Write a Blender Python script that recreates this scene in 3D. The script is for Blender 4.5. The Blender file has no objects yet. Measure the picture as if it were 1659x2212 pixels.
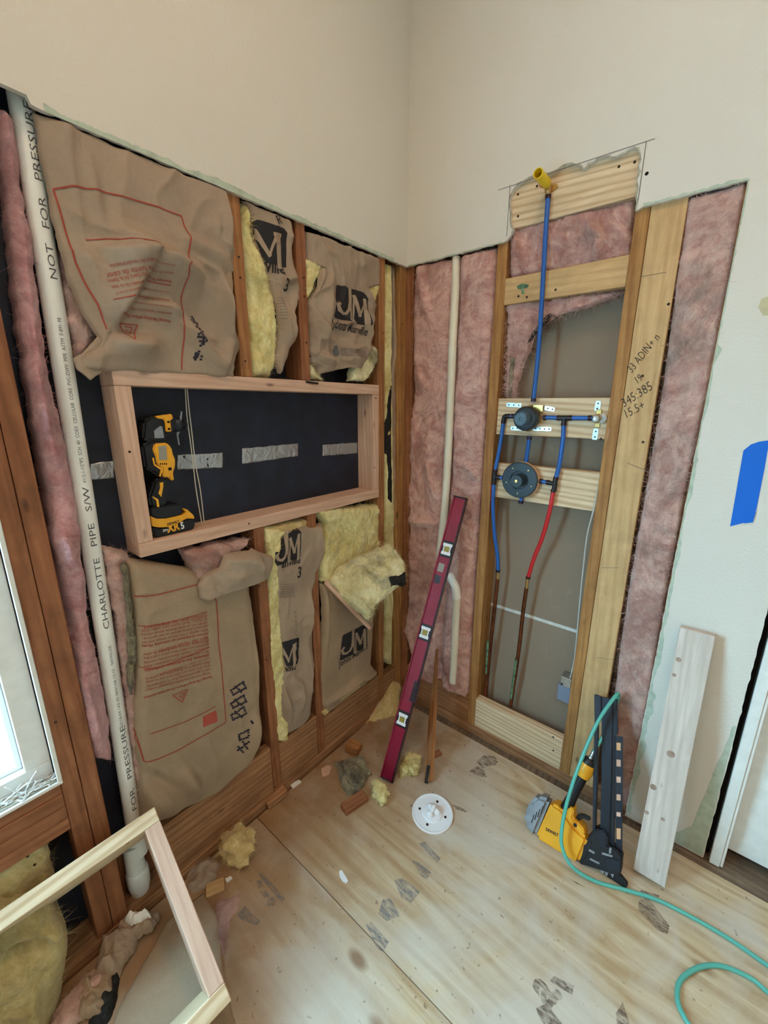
import bpy, bmesh, math, random
import numpy as np
from mathutils import Vector, Matrix
from mathutils.bvhtree import BVHTree
SC = bpy.context.scene
COL = SC.collection
random.seed(7)

# ---------------------------------------------------------------- camera
IW, IH = 1659, 2212
FPX = 887.96
CAM = np.array([1.1569, -1.5593, 1.5206])
_yaw, _pit, _rol = 0.6858, 0.2533, 0.0038
_d = np.array([-math.sin(_yaw)*math.cos(_pit), math.cos(_yaw)*math.cos(_pit), -math.sin(_pit)])
_r = np.array([math.cos(_yaw), math.sin(_yaw), 0.0]); _u = np.cross(_r, _d)
_r, _u = _r*math.cos(_rol)+_u*math.sin(_rol), -_r*math.sin(_rol)+_u*math.cos(_rol)
cd = bpy.data.cameras.new('camera'); cam = bpy.data.objects.new('camera', cd); COL.objects.link(cam)
cd.sensor_fit = 'VERTICAL'; cd.sensor_height = 36.0; cd.lens = FPX*36.0/IH; cd.clip_start = 0.02; cd.clip_end = 50
m = Matrix.Identity(4)
for i in range(3):
    m[i][0] = _r[i]; m[i][1] = _u[i]; m[i][2] = -_d[i]; m[i][3] = CAM[i]
cam.matrix_world = m
SC.camera = cam

# ---------------------------------------------------------------- light and exposure
SC.view_settings.view_transform = 'Standard'; SC.view_settings.look = 'None'
SC.view_settings.gamma = 1.0; SC.view_settings.use_curve_mapping = False
SC.view_settings.exposure = -0.08
wd = bpy.data.worlds.new('daylight'); SC.world = wd; wd.use_nodes = True
bg = wd.node_tree.nodes['Background']; bg.inputs[1].default_value = 36.0
_wt = wd.node_tree; _tc = _wt.nodes.new('ShaderNodeTexCoord'); _sx = _wt.nodes.new('ShaderNodeSeparateXYZ'); _rp = _wt.nodes.new('ShaderNodeValToRGB'); _mr = _wt.nodes.new('ShaderNodeMapRange')
_wt.links.new(_tc.outputs['Generated'], _sx.inputs[0]); _mr.inputs['From Min'].default_value = -1; _wt.links.new(_sx.outputs['Z'], _mr.inputs['Value']); _wt.links.new(_mr.outputs[0], _rp.inputs['Fac']); _wt.links.new(_rp.outputs['Color'], bg.inputs[0])
_e = _rp.color_ramp.elements; _e[0].position = .46; _e[0].color = (.030, .046, .050, 1); _e[1].position = .54; _e[1].color = (.54, .79, 1.0, 1)  # dim ground, open blue-white sky
def area(name, loc, size, energy, color, rot=(0, 0, 0), sy=None, spread=None, portal=False):
    l = bpy.data.lights.new(name, 'AREA'); l.energy = energy; l.color = color; l.size = size
    if sy: l.shape = 'RECTANGLE'; l.size_y = sy
    if spread: l.spread = spread
    if portal: l.cycles.is_portal = True
    o = bpy.data.objects.new(name, l); COL.objects.link(o); o.location = loc; o.rotation_euler = rot
    return o
LAMPS = [(0.95, -1.15), (2.2, -1.15), (0.95, -2.7), (2.2, -2.7)]
CEIL = 3.35
for i, (lx, ly) in enumerate(LAMPS):
    area('ceiling_lamp_light', (lx, ly, CEIL-0.03), 0.22, 8.8, (1.0, 0.70, 0.45))
area('window_daylight_portal', (-0.12, -2.05, 1.28), 1.2, 1.0, (1, 1, 1), rot=(0, math.radians(-90), 0), sy=1.3, portal=True)

# ---------------------------------------------------------------- picture <-> room helpers
def ray(x, y): return _d + _r*((x-IW/2)/FPX) - _u*((y-IH/2)/FPX)
def hit(x, y, P0, N):
    v = ray(x, y); P0 = np.asarray(P0, float); N = np.asarray(N, float)
    return CAM + v*(((P0-CAM)@N)/(v@N))
def L(x, y, c=0.0): return hit(x, y, (c, 0, 0), (1, 0, 0))
def Q(x, y, c=0.0): return hit(x, y, (0, c, 0), (0, 1, 0))
def F(x, y, c=0.0): return hit(x, y, (0, 0, c), (0, 0, 1))
def proj(P):
    v = np.asarray(P)-CAM; z = v@_d
    return np.array([IW/2+FPX*(v@_r)/z, IH/2-FPX*(v@_u)/z])
NX = np.array([1., 0, 0]); NY = np.array([0, -1., 0]); NZ = np.array([0, 0, 1.])
def unit(v): v = np.asarray(v, float); return v/np.linalg.norm(v)

# ---------------------------------------------------------------- noise
def _h(ix, iy, iz, s):
    n = (ix.astype(np.int64)*374761393 + iy.astype(np.int64)*668265263 + iz.astype(np.int64)*2147483647 + s*974634777) & 0xffffffff
    n = ((n ^ (n >> 13))*1274126177) & 0xffffffff
    n = ((n ^ (n >> 16))*2246822519) & 0xffffffff
    return ((n ^ (n >> 15)) & 0xffffff)/float(0xffffff)
def vn(P, s=0):
    P = np.asarray(P, float); I = np.floor(P); f = P-I; f = f*f*f*(f*(f*6-15)+10)
    x, y, z = I[..., 0], I[..., 1], I[..., 2]; fx, fy, fz = f[..., 0], f[..., 1], f[..., 2]
    def c(a, b, d): return _h(x+a, y+b, z+d, s)
    x00 = c(0,0,0)*(1-fx)+c(1,0,0)*fx; x10 = c(0,1,0)*(1-fx)+c(1,1,0)*fx
    x01 = c(0,0,1)*(1-fx)+c(1,0,1)*fx; x11 = c(0,1,1)*(1-fx)+c(1,1,1)*fx
    return (x00*(1-fy)+x10*fy)*(1-fz)+(x01*(1-fy)+x11*fy)*fz
def fbm(P, o=4, s=0, g=.5):
    P = np.asarray(P, float); a = 1; t = 0; n = 0
    for i in range(o):
        t = t+a*(vn(P*2**i+i*17.3, s+i)-.5)*2; n += a; a *= g
    return t/n
def ridge(P, o=3, s=0):
    P = np.asarray(P, float); a = 1; t = 0; n = 0
    for i in range(o):
        t = t+a*(1-np.abs(vn(P*2**i+i*9.1, s+i)*2-1)); n += a; a *= .5
    return t/n

# ---------------------------------------------------------------- materials
def s2l(c): return tuple(((v/255)/12.92 if v/255 <= .04045 else ((v/255+.055)/1.055)**2.4) for v in c)+(1,)
MATS = {}
class NT:
    def __init__(self, name):
        self.m = bpy.data.materials.new(name); self.m.use_nodes = True; self.t = self.m.node_tree
        self.b = self.t.nodes['Principled BSDF']; self.out = self.t.nodes['Material Output']
        self.b.inputs['Specular IOR Level'].default_value = .3
    def n(self, k, **kw):
        nd = self.t.nodes.new(k)
        for a, v in kw.items():
            if a in nd.inputs: nd.inputs[a].default_value = v
            else: setattr(nd, a, v)
        return nd
    def l(self, a, b): self.t.links.new(a, b)
    def co(self, scale=(1, 1, 1), rand=True, kind='Object'):
        tc = self.n('ShaderNodeTexCoord'); mp = self.n('ShaderNodeMapping'); mp.inputs['Scale'].default_value = scale
        self.l(tc.outputs[kind], mp.inputs['Vector'])
        if rand:
            oi = self.n('ShaderNodeObjectInfo'); mu = self.n('ShaderNodeMath', operation='MULTIPLY'); mu.inputs[1].default_value = 37.0
            self.l(oi.outputs['Random'], mu.inputs[0]); self.l(mu.outputs[0], mp.inputs['Location'])
        return mp.outputs[0]
    def noise(self, v, scale, detail=4, dist=0, rough=.5):
        n = self.n('ShaderNodeTexNoise'); n.inputs['Scale'].default_value = scale; n.inputs['Detail'].default_value = detail
        n.inputs['Distortion'].default_value = dist; n.inputs['Roughness'].default_value = rough
        self.l(v, n.inputs['Vector']); return n.outputs['Fac']
    def ramp(self, f, stops):
        r = self.n('ShaderNodeValToRGB'); e = r.color_ramp.elements
        while len(e) < len(stops): e.new(.5)
        for i, (p, c) in enumerate(stops):
            e[i].position = p; e[i].color = c if len(c) == 4 else tuple(c)+(1,)
        self.l(f, r.inputs['Fac']); return r.outputs['Color']
    def mix(self, f, a, b, mode='MIX'):
        x = self.n('ShaderNodeMix', data_type='RGBA', blend_type=mode)
        for s, v in ((x.inputs[0], f), (x.inputs[6], a), (x.inputs[7], b)):
            if isinstance(v, (int, float)): s.default_value = v
            elif isinstance(v, tuple): s.default_value = v if len(v) == 4 else v+(1,)
            else: self.l(v, s)
        return x.outputs[2]
    def bump(self, h, strength=.3, dist=.01):
        b = self.n('ShaderNodeBump'); b.inputs['Strength'].default_value = strength; b.inputs['Distance'].default_value = dist
        self.l(h, b.inputs['Height']); self.l(b.outputs[0], self.b.inputs['Normal'])
    def done(self, col=None, rough=.6, metal=0, spec=.3):
        if col is not None:
            if isinstance(col, tuple): self.b.inputs['Base Color'].default_value = col
            else: self.l(col, self.b.inputs['Base Color'])
        self.b.inputs['Roughness'].default_value = rough; self.b.inputs['Metallic'].default_value = metal
        self.b.inputs['Specular IOR Level'].default_value = spec
        return self.m
def K(v): return (v, v, v, 1)
def wood(name, lo, hi, line, lines=.5, knots=.05, dirt=.3, rough=.65, fine=1.0, ringscale=26):
    t = NT(name); v = t.co((1, 1, 1))
    a = t.co((1.3, 13*fine, 13*fine)); n1 = t.noise(a, 3.2, 6, .9, .6)
    c = t.ramp(n1, [(.3, s2l(lo)), (.68, s2l(hi))])
    w = t.n('ShaderNodeTexWave', wave_type='BANDS', bands_direction='DIAGONAL'); w.inputs['Scale'].default_value = ringscale
    w.inputs['Distortion'].default_value = 5; w.inputs['Detail'].default_value = 3; w.inputs['Detail Scale'].default_value = .6
    t.l(t.co((.05, 1, 1)), w.inputs['Vector'])
    r = t.ramp(w.outputs['Fac'], [(.0, K(1)), (.55, K(.15)), (.9, K(0))])
    mk = t.mix(lines, K(0), r)
    c = t.mix(mk, c, s2l(line))
    vo = t.n('ShaderNodeTexVoronoi', feature='F1'); vo.inputs['Scale'].default_value = 1; t.l(t.co((4, 11, 11)), vo.inputs['Vector'])
    kr = t.ramp(vo.outputs['Distance'], [(max(knots-.02, 0.001), K(.8)), (knots+.05, K(0))])
    c = t.mix(kr, c, s2l(tuple(x*.45 for x in line)))
    d = t.ramp(t.noise(v, 9, 5, .4, .65), [(.42, K(0)), (.72, K(dirt))])
    c = t.mix(d, c, s2l(tuple(x*.5 for x in lo)))
    t.bump(n1, .25, .004)
    return t.done(c, rough)
def plain(name, c, rough=.5, metal=0, var=.0, scale=30, spec=.3, bump=0, bscale=200):
    t = NT(name); col = s2l(c)
    if var:
        col = t.ramp(t.noise(t.co(), scale, 4, .3), [(.3, s2l(tuple(x*(1-var) for x in c))), (.7, s2l(tuple(min(255, x*(1+var*.5)) for x in c)))])
    if bump: t.bump(t.noise(t.co(rand=False), bscale, 3), bump, .002)
    return t.done(col, rough, metal, spec)
def fluffm(name, a, b, c, dirt=None, damt=.5, sc=14, dsc=6):
    t = NT(name); v = t.co((1, 1, 1))
    n = t.noise(v, sc, 8, 1.8, .62); n2 = t.noise(v, sc*5, 6, 2.2, .6)
    col = t.ramp(n, [(.3, s2l(a)), (.5, s2l(b)), (.72, s2l(c))])
    col = t.mix(t.ramp(n2, [(.35, K(.0)), (.75, K(.55))]), col, s2l(c))
    w1 = t.noise(v, sc*.38, 10, 2.2, .68); wm = t.ramp(w1, [(.40, K(0)), (.50, K(.5)), (.54, K(.15)), (.64, K(0))])
    col = t.mix(wm, col, s2l(tuple(min(255, x*1.06+6) for x in c)))
    w2 = t.noise(t.co((1, 1, 1)), sc*.22, 8, 1.2, .7); col = t.mix(t.ramp(w2, [(.36, K(.6)), (.52, K(0))]), col, s2l(tuple(x*.86 for x in a)))
    if dirt:
        dd = t.ramp(t.noise(v, dsc, 5, 1.0, .6), [(.5-.0, K(0)), (.68, K(damt))])
        col = t.mix(dd, col, s2l(dirt))
    t.bump(w1, .8, .02)
    m = t.done(col, .95, 0, .1)
    t.b.inputs['Sheen Weight'].default_value = .25
    return m
M = {}
M['stud'] = wood('old_stud_wood', (140, 92, 56), (184, 128, 80), (122, 74, 42), .4, .05, .35)
M['stud_dark'] = wood('red_brown_old_wood', (134, 84, 54), (170, 112, 76), (108, 62, 36), .35, .05, .4)
M['stud_gold'] = wood('golden_old_stud_wood', (152, 104, 58), (190, 140, 84), (132, 82, 42), .4, .05, .3)
M['pale'] = wood('pale_yellow_stud_wood', (194, 156, 108), (218, 180, 130), (170, 124, 78), .25, .045, .25)
M['pinkwood'] = wood('new_pinkish_lumber', (202, 164, 140), (226, 190, 168), (188, 144, 120), .4, .035, .05, ringscale=34)
M['pine'] = wood('new_pine_lumber', (210, 182, 146), (234, 212, 178), (182, 142, 100), .6, .05, .05, ringscale=30)
M['greywood'] = wood('whitish_lumber', (196, 182, 170), (222, 208, 198), (176, 158, 144), .3, .012, .08)
M['plate'] = wood('brown_bottom_plate_wood', (144, 102, 70), (186, 138, 98), (118, 76, 48), .45, .04, .35)
M['subfloor'] = wood('grey_brown_subfloor_wood', (104, 88, 74), (146, 126, 106), (88, 72, 58), .4, .04, .5)
def drywall(name, c):
    t = NT(name); t.bump(t.noise(t.co(rand=False), 140, 4, .2), .35, .004)
    n = t.noise(t.co(rand=False), 1.2, 3)
    return t.done(t.ramp(n, [(.3, s2l(tuple(x*.98 for x in c))), (.7, s2l(c))]), .75)
M['drywall'] = drywall('painted_drywall', (222, 215, 204))
M['gypsum'] = plain('torn_green_board_paper', (186, 196, 178), .9, var=.08, scale=40)
M['gypcore'] = plain('gypsum_core', (176, 172, 156), .95, var=.25, scale=60)
t = NT('brown_back_paper'); M['backpaper'] = t.done(t.mix(t.ramp(t.noise(t.co((2, 2, 1)), 7, 6, 1.5, .7), [(.6, K(0)), (.8, K(.5))]), s2l((144, 126, 108)), s2l((172, 158, 142))), .85)
M['white_seam'] = plain('white_joint_compound', (214, 214, 210), .8, var=.1)
M['sheath'] = plain('black_sheathing_board', (26, 33, 50), .55, var=.3, scale=14, spec=.4)
t = NT('foil_tape'); t.bump(t.noise(t.co((3, 1, 1)), 30, 3, 1), .9, .01); M['foil'] = t.done(s2l((176, 180, 184)), .38, .75, .5)
def kraft(name, c, k=1.0):
    t = NT(name); v = t.co((1, 1, 1))
    n = t.noise(v, 5, 6, .6, .6); f = t.noise(v, 130, 3)
    col = t.ramp(n, [(.3, s2l(tuple(x*.88 for x in c))), (.7, s2l(c))])
    col = t.mix(t.ramp(f, [(.4, K(0)), (.8, K(.25))]), col, s2l(tuple(x*.8 for x in c)))
    t.bump(t.noise(v, 28, 6, .8), .3*k, .006)
    return t.done(col, .72, 0, .3)
M['kraft'] = kraft('kraft_paper_facing', (172, 150, 130))
M['kraft2'] = kraft('kraft_paper_facing_plain', (170, 146, 120), .6)
M['pink'] = fluffm('pink_fibreglass', (170, 110, 104), (196, 140, 132), (226, 192, 180))
M['pink_dirty'] = fluffm('dusty_pink_fibreglass', (166, 112, 104), (196, 150, 140), (216, 184, 172), (138, 126, 118), .6)
M['pinkviolet'] = fluffm('mauve_pink_fibreglass', (164, 100, 104), (190, 132, 136), (212, 168, 168))
M['yellow'] = fluffm('yellow_fibreglass', (206, 180, 98), (228, 208, 136), (244, 232, 178))
M['yellow_dirty'] = fluffm('dust_stained_yellow_fibreglass', (206, 188, 120), (226, 214, 158), (242, 236, 200), (74, 76, 68), .95, 14, 5)
M['yellow_tan'] = fluffm('tan_yellow_fibreglass', (186, 152, 86), (206, 176, 112), (226, 204, 150))
M['yellow_green'] = fluffm('olive_yellow_fibreglass', (168, 146, 88), (192, 172, 112), (212, 196, 146))
M['darkfluff'] = fluffm('dark_dirty_fibreglass', (44, 42, 38), (88, 82, 66), (168, 158, 126), (30, 28, 28), .8, 18, 9)
M['pvc'] = plain('white_pvc', (238, 238, 232), .28, var=.04, scale=6, spec=.5)
M['pvc_cream'] = plain('cream_pvc', (234, 226, 206), .3, var=.05, scale=6, spec=.5)
M['ink'] = plain('black_print', (38, 38, 42), .7)
M['inkgrey'] = plain('grey_print', (92, 94, 96), .6)
M['inkred'] = plain('red_print', (160, 72, 58), .8)
M['redlabel'] = plain('red_label_print', (172, 80, 66), .7)
M['inkfade'] = plain('faded_blue_black_print', (46, 44, 58), .7)
M['pencil'] = plain('pencil_line', (92, 88, 84), .8)
M['blue'] = plain('blue_pex', (28, 92, 172), .32, spec=.5)
M['red'] = plain('red_pex', (200, 34, 40), .32, spec=.5)
M['copper'] = plain('tarnished_copper', (116, 66, 42), .4, .7, var=.3, scale=20)
M['verdigris'] = plain('green_tarnish', (104, 134, 104), .7, .2, var=.4, scale=60)
M['brass'] = plain('brass', (196, 164, 104), .3, .85, var=.15)
M['crimp'] = plain('dark_copper_crimp_ring', (66, 50, 52), .35, .8)
M['blackpl'] = plain('black_plastic', (26, 28, 32), .42, var=.15, spec=.45)
M['guard'] = plain('dark_blue_grey_plastic', (44, 58, 68), .42, var=.2, scale=14, spec=.4)
M['guardtip'] = plain('grey_blue_plastic', (84, 110, 128), .5, var=.12)
M['peach'] = plain('tan_foam_ring', (214, 168, 126), .8)
M['steel'] = plain('galvanised_strap', (190, 194, 196), .3, .9, var=.1, scale=40)
M['dark'] = plain('dark_hole', (24, 20, 18), .9)
M['nail'] = plain('rusty_nail_head', (54, 40, 34), .6, .4)
M['yellowpl'] = plain('yellow_plastic', (240, 206, 40), .4, spec=.4)
M['toolyellow'] = plain('tool_yellow', (238, 170, 30), .4, var=.05, scale=10, spec=.45)
M['toolblack'] = plain('tool_black', (20, 22, 28), .5, var=.2, scale=12, spec=.4)
M['toolgrey'] = plain('tool_grey_cast_metal', (146, 150, 156), .45, .4, var=.1)
M['magazine'] = plain('dark_magazine_metal', (30, 36, 48), .4, .3, var=.15, scale=8, spec=.5)
M['hose'] = plain('teal_air_hose', (88, 176, 162), .25, spec=.55)
M['levelred'] = plain('crimson_level_paint', (142, 26, 58), .22, .15, var=.12, scale=5, spec=.6)
M['leveldark'] = plain('level_side_dark', (44, 22, 34), .35, spec=.5)
M['white'] = plain('white_plastic', (232, 234, 238), .4, spec=.4)
M['whitepaint'] = plain('white_paint', (232, 232, 228), .45, var=.03, spec=.4)
M['vial'] = plain('vial_fluid', (150, 138, 60), .2, spec=.6)
M['tapeblue'] = plain('blue_painters_tape', (22, 104, 206), .6, bump=.2)
M['patch'] = plain('beige_patch', (206, 194, 158), .8, var=.08)
M['cord'] = plain('white_cord', (206, 198, 180), .7)
M['cable'] = plain('white_cable_sheath', (196, 194, 186), .5)
M['boxblue'] = plain('blue_grey_box_plastic', (128, 138, 158), .5)
M['asphalt'] = plain('black_vapour_backing', (32, 34, 34), .7, var=.3)
M['ash'] = plain('aged_grey_surface', (150, 148, 138), .5)
M['lens'] = NT('lamp_diffuser').m
lm = M['lens'].node_tree.nodes['Principled BSDF']; lm.inputs['Emission Color'].default_value = (1, .86, .68, 1); lm.inputs['Emission Strength'].default_value = 6
# frosted glass: lets daylight through and scatters a part of it
t = NT('frosted_glass'); tr = t.n('ShaderNodeBsdfTransparent'); tl = t.n('ShaderNodeBsdfTranslucent'); mx = t.n('ShaderNodeMixShader')
tr.inputs[0].default_value = (.82, .95, .97, 1); tl.inputs[0].default_value = (.8, .93, .95, 1)
ff = t.ramp(t.noise(t.co(), 160, 4), [(.35, K(.3)), (.65, K(.55))]); t.l(ff, mx.inputs[0])
t.l(tr.outputs[0], mx.inputs[1]); t.l(tl.outputs[0], mx.inputs[2]); t.l(mx.outputs[0], t.out.inputs[0]); M['frost'] = t.m
# plywood floor
def plywood():
    t = NT('blotchy_plywood'); v = t.co(rand=False)
    oi = t.co((1, 1, 1))
    g = t.co((.9, 5.5, 1)); n1 = t.noise(g, 3.0, 6, 1.6, .55)
    c = t.ramp(n1, [(.28, s2l((178, 148, 112))), (.5, s2l((204, 180, 146))), (.72, s2l((220, 202, 172)))])
    w = t.n('ShaderNodeTexWave', wave_type='BANDS', bands_direction='Y'); w.inputs['Scale'].default_value = 4.2
    w.inputs['Distortion'].default_value = 9; w.inputs['Detail'].default_value = 3; w.inputs['Detail Scale'].default_value = .8
    t.l(t.co((.22, 1, 1)), w.inputs['Vector'])
    c = t.mix(t.ramp(w.outputs['Fac'], [(0, K(.6)), (.2, K(.2)), (.35, K(0))]), c, s2l((170, 138, 100)))
    fn = t.noise(t.co((2, 90, 1)), 3, 4, .2)
    c = t.mix(t.ramp(fn, [(.4, K(0)), (.75, K(.25))]), c, s2l((150, 116, 78)))
    # dust film of joint compound, whitish, and a blotchy brown tone growing towards the left wall
    du = t.ramp(t.noise(v, 2.6, 6, .8, .62), [(.40, K(0)), (.60, K(.68))])
    c = t.mix(du, c, s2l((210, 203, 192)))
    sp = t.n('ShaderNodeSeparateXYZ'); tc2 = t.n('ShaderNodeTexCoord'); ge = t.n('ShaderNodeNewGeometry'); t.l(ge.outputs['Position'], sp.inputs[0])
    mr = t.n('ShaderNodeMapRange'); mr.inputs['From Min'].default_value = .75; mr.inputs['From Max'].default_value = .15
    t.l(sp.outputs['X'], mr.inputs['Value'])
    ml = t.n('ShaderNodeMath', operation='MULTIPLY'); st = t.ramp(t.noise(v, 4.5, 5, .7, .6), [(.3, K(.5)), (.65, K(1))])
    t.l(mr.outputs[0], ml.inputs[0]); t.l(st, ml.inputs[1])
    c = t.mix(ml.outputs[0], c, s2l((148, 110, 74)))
    vo = t.n('ShaderNodeTexVoronoi', feature='F1'); vo.inputs['Scale'].default_value = 1; t.l(t.co((2.6, 5, 1)), vo.inputs['Vector'])
    kr = t.ramp(vo.outputs['Distance'], [(.05, K(.75)), (.11, K(0))])
    c = t.mix(kr, c, s2l((120, 80, 50)))
    sp2 = t.ramp(t.noise(v, 60, 3, .2), [(.68, K(0)), (.74, K(.6))])
    c = t.mix(sp2, c, s2l((110, 84, 62)))
    t.bump(n1, .2, .003)
    return t.done(c, .62)
M['ply'] = plywood()
# worn ink on the floor
def worn(name, c, thr=.5, sc=60):
    t = NT(name); tr = t.n('ShaderNodeBsdfTransparent'); mx = t.n('ShaderNodeMixShader')
    f = t.ramp(t.noise(t.co((1, 4, 1)), sc*.5, 6, .5, .75), [(thr-.10, K(.05)), (thr+.10, K(.7))])
    t.b.inputs['Base Color'].default_value = s2l(c); t.b.inputs['Roughness'].default_value = .8
    t.l(f, mx.inputs[0]); t.l(tr.outputs[0], mx.inputs[1]); t.l(t.b.outputs[0], mx.inputs[2]); t.l(mx.outputs[0], t.out.inputs[0])
    return t.m
M['floorink'] = worn('worn_grey_floor_stamp', (138, 136, 136), .5)
M['floorink2'] = worn('worn_brown_floor_stamp', (116, 98, 90), .5)
M['knotpale'] = plain('pale_knot', (164, 140, 124), .7, var=.2, scale=60)
M['stain'] = worn('brown_floor_stain', (150, 104, 62), .46, 9)
M['smear'] = worn('torn_white_plaster', (236, 238, 234), .42, 14)

# ---------------------------------------------------------------- object builders
WM = {}
def link(name, data, world, parent):
    o = bpy.data.objects.new(name, data); COL.objects.link(o); WM[o.name] = world
    if parent is not None:
        o.parent = parent; o.matrix_local = WM[parent.name].inverted() @ world
    else: o.matrix_world = world
    return o
def thing(name, label, cat, loc, group=None):
    o = link(name, None, Matrix.Translation(Vector([float(v) for v in loc])), None); o.empty_display_size = .05
    return tag(o, label, cat, group)
def tag(o, label, cat=None, group=None):
    if label: o['label'] = label
    if cat: o['category'] = cat
    if group: o['group'] = group
    return o
def struct(o): o['kind'] = 'structure'; return o
def mk(name, V, Fc, mat, parent=None, frame=None, smooth=False, sharp=None, mi=None):
    V = np.asarray(V, float)
    if frame is None:
        c = (V.min(0)+V.max(0))/2; c[2] = V[:, 2].min(); frame = Matrix.Translation(Vector(c))
    inv = np.array(frame.inverted()); VL = V@inv[:3, :3].T+inv[:3, 3]
    me = bpy.data.meshes.new(name); me.from_pydata(VL.tolist(), [], [tuple(int(i) for i in f) for f in Fc])
    mats = mat if isinstance(mat, (list, tuple)) else [mat]
    for q in mats: me.materials.append(M[q])
    if smooth: me.polygons.foreach_set('use_smooth', [True]*len(me.polygons))
    if mi is not None: me.polygons.foreach_set('material_index', mi)
    me.update()
    if smooth and sharp:
        me.set_sharp_from_angle(angle=math.radians(sharp))
    return link(name, me, frame, parent)
def frame_of(o, X, Y, Z):
    f = Matrix.Identity(4)
    for i in range(3):
        f[i][0] = X[i]; f[i][1] = Y[i]; f[i][2] = Z[i]; f[i][3] = o[i]
    return f
_bc = {}
def boxmesh(l, w, h, bev=.0015, seg=1):
    k = (round(l, 5), round(w, 5), round(h, 5), bev, seg)
    if k in _bc: return _bc[k]
    bm = bmesh.new(); bmesh.ops.create_cube(bm, size=1); bmesh.ops.scale(bm, vec=(l, w, h), verts=bm.verts)
    if bev: bmesh.ops.bevel(bm, geom=bm.edges[:], offset=bev, segments=seg, affect='EDGES')
    V = np.array([v.co[:] for v in bm.verts]); Fc = [[v.index for v in f.verts] for f in bm.faces]
    bm.free(); _bc[k] = (V, Fc); return _bc[k]
def beam(name, A, B, wdir, w, h, mat, parent=None, bev=.0015, label=None):
    """box with long axis A->B, width w along wdir, thickness h along the third axis"""
    A = np.asarray(A, float); B = np.asarray(B, float); X = unit(B-A); Y = np.asarray(wdir, float); Y = unit(Y-X*(Y@X)); Z = np.cross(X, Y)
    V, Fc = boxmesh(np.linalg.norm(B-A), w, h, bev); c = (A+B)/2; fr = frame_of(c, X, Y, Z)
    a = np.array(fr); o = mk(name, V@a[:3, :3].T+a[:3, 3], Fc, mat, parent, frame=fr)
    if label: o['label'] = label
    return o
def cube(name, lo, hi, mat, parent=None, bev=.0015, label=None, axis=None):
    lo = np.array(lo, float); hi = np.array(hi, float); d = hi-lo; c = (lo+hi)/2
    k = int(np.argmax(d)) if axis is None else axis
    e = np.zeros(3); e[k] = d[k]/2; j = (k+1) % 3; w = np.zeros(3); w[j] = 1; i = (k+2) % 3
    return beam(name, c-e, c+e, w, d[j], d[i], mat, parent, bev, label)
def tube_geo(P, R, n=12, caps=True):
    P = np.asarray(P, float); R = np.broadcast_to(np.asarray(R, float), (len(P),))
    V = []; Fc = []; T = np.gradient(P, axis=0); T /= np.linalg.norm(T, axis=1)[:, None]+1e-12
    up = np.array([0, 0, 1.]) if abs(T[0][2]) < .9 else np.array([1., 0, 0])
    a = unit(np.cross(T[0], up))
    for i in range(len(P)):
        a = unit(a-T[i]*(a@T[i])); b = np.cross(T[i], a)
        for k in range(n):
            q = 2*math.pi*k/n; V.append(P[i]+R[i]*(a*math.cos(q)+b*math.sin(q)))
    for i in range(len(P)-1):
        for k in range(n):
            Fc.append((i*n+k, i*n+(k+1) % n, (i+1)*n+(k+1) % n, (i+1)*n+k))
    if caps: Fc.append(tuple(range(n-1, -1, -1))); Fc.append(tuple((len(P)-1)*n+k for k in range(n)))
    return np.array(V), Fc
def spline(P, n=8):
    P = np.asarray(P, float); Q_ = np.vstack([2*P[0]-P[1], P, 2*P[-1]-P[-2]]); o = []
    for i in range(1, len(Q_)-2):
        p0, p1, p2, p3 = Q_[i-1:i+3]
        for k in range(n):
            t_ = k/n; o.append(.5*((2*p1)+(-p0+p2)*t_+(2*p0-5*p1+4*p2-p3)*t_**2+(-p0+3*p1-3*p2+p3)*t_**3))
    o.append(P[-1]); return np.array(o)
def tube(name, P, R, mat, parent=None, n=12, sm=0, label=None):
    P = np.asarray(P, float)
    if sm:
        n0 = len(P); P = spline(P, sm)
        if np.ndim(R): R = np.interp(np.linspace(0, 1, len(P)), np.linspace(0, 1, n0), R)
    V, Fc = tube_geo(P, R, n); o = mk(name, V, Fc, mat, parent, smooth=True, sharp=50)
    if label: o['label'] = label
    return o
def lathe_geo(o, ax, prof, n=24, off=0):
    o = np.asarray(o, float); ax = unit(ax); a = unit(np.cross(ax, [0, 0, 1.] if abs(ax[2]) < .9 else [1., 0, 0])); b = np.cross(ax, a)
    V = []; Fc = []
    for r_, h in prof:
        for k in range(n):
            q = 2*math.pi*k/n; V.append(o+ax*h+r_*(a*math.cos(q)+b*math.sin(q)))
    for i in range(len(prof)-1):
        for k in range(n): Fc.append((i*n+k+off, i*n+(k+1) % n+off, (i+1)*n+(k+1) % n+off, (i+1)*n+k+off))
    Fc.append(tuple(range(off+n-1, off-1, -1))); Fc.append(tuple(off+(len(prof)-1)*n+k for k in range(n)))
    return np.array(V), Fc
def lathe(name, o, ax, prof, mat, parent=None, n=24, label=None, sharp=35):
    V, Fc = lathe_geo(o, ax, prof, n); ob = mk(name, V, Fc, mat, parent, smooth=True, sharp=sharp)
    if label: ob['label'] = label
    return ob
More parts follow.
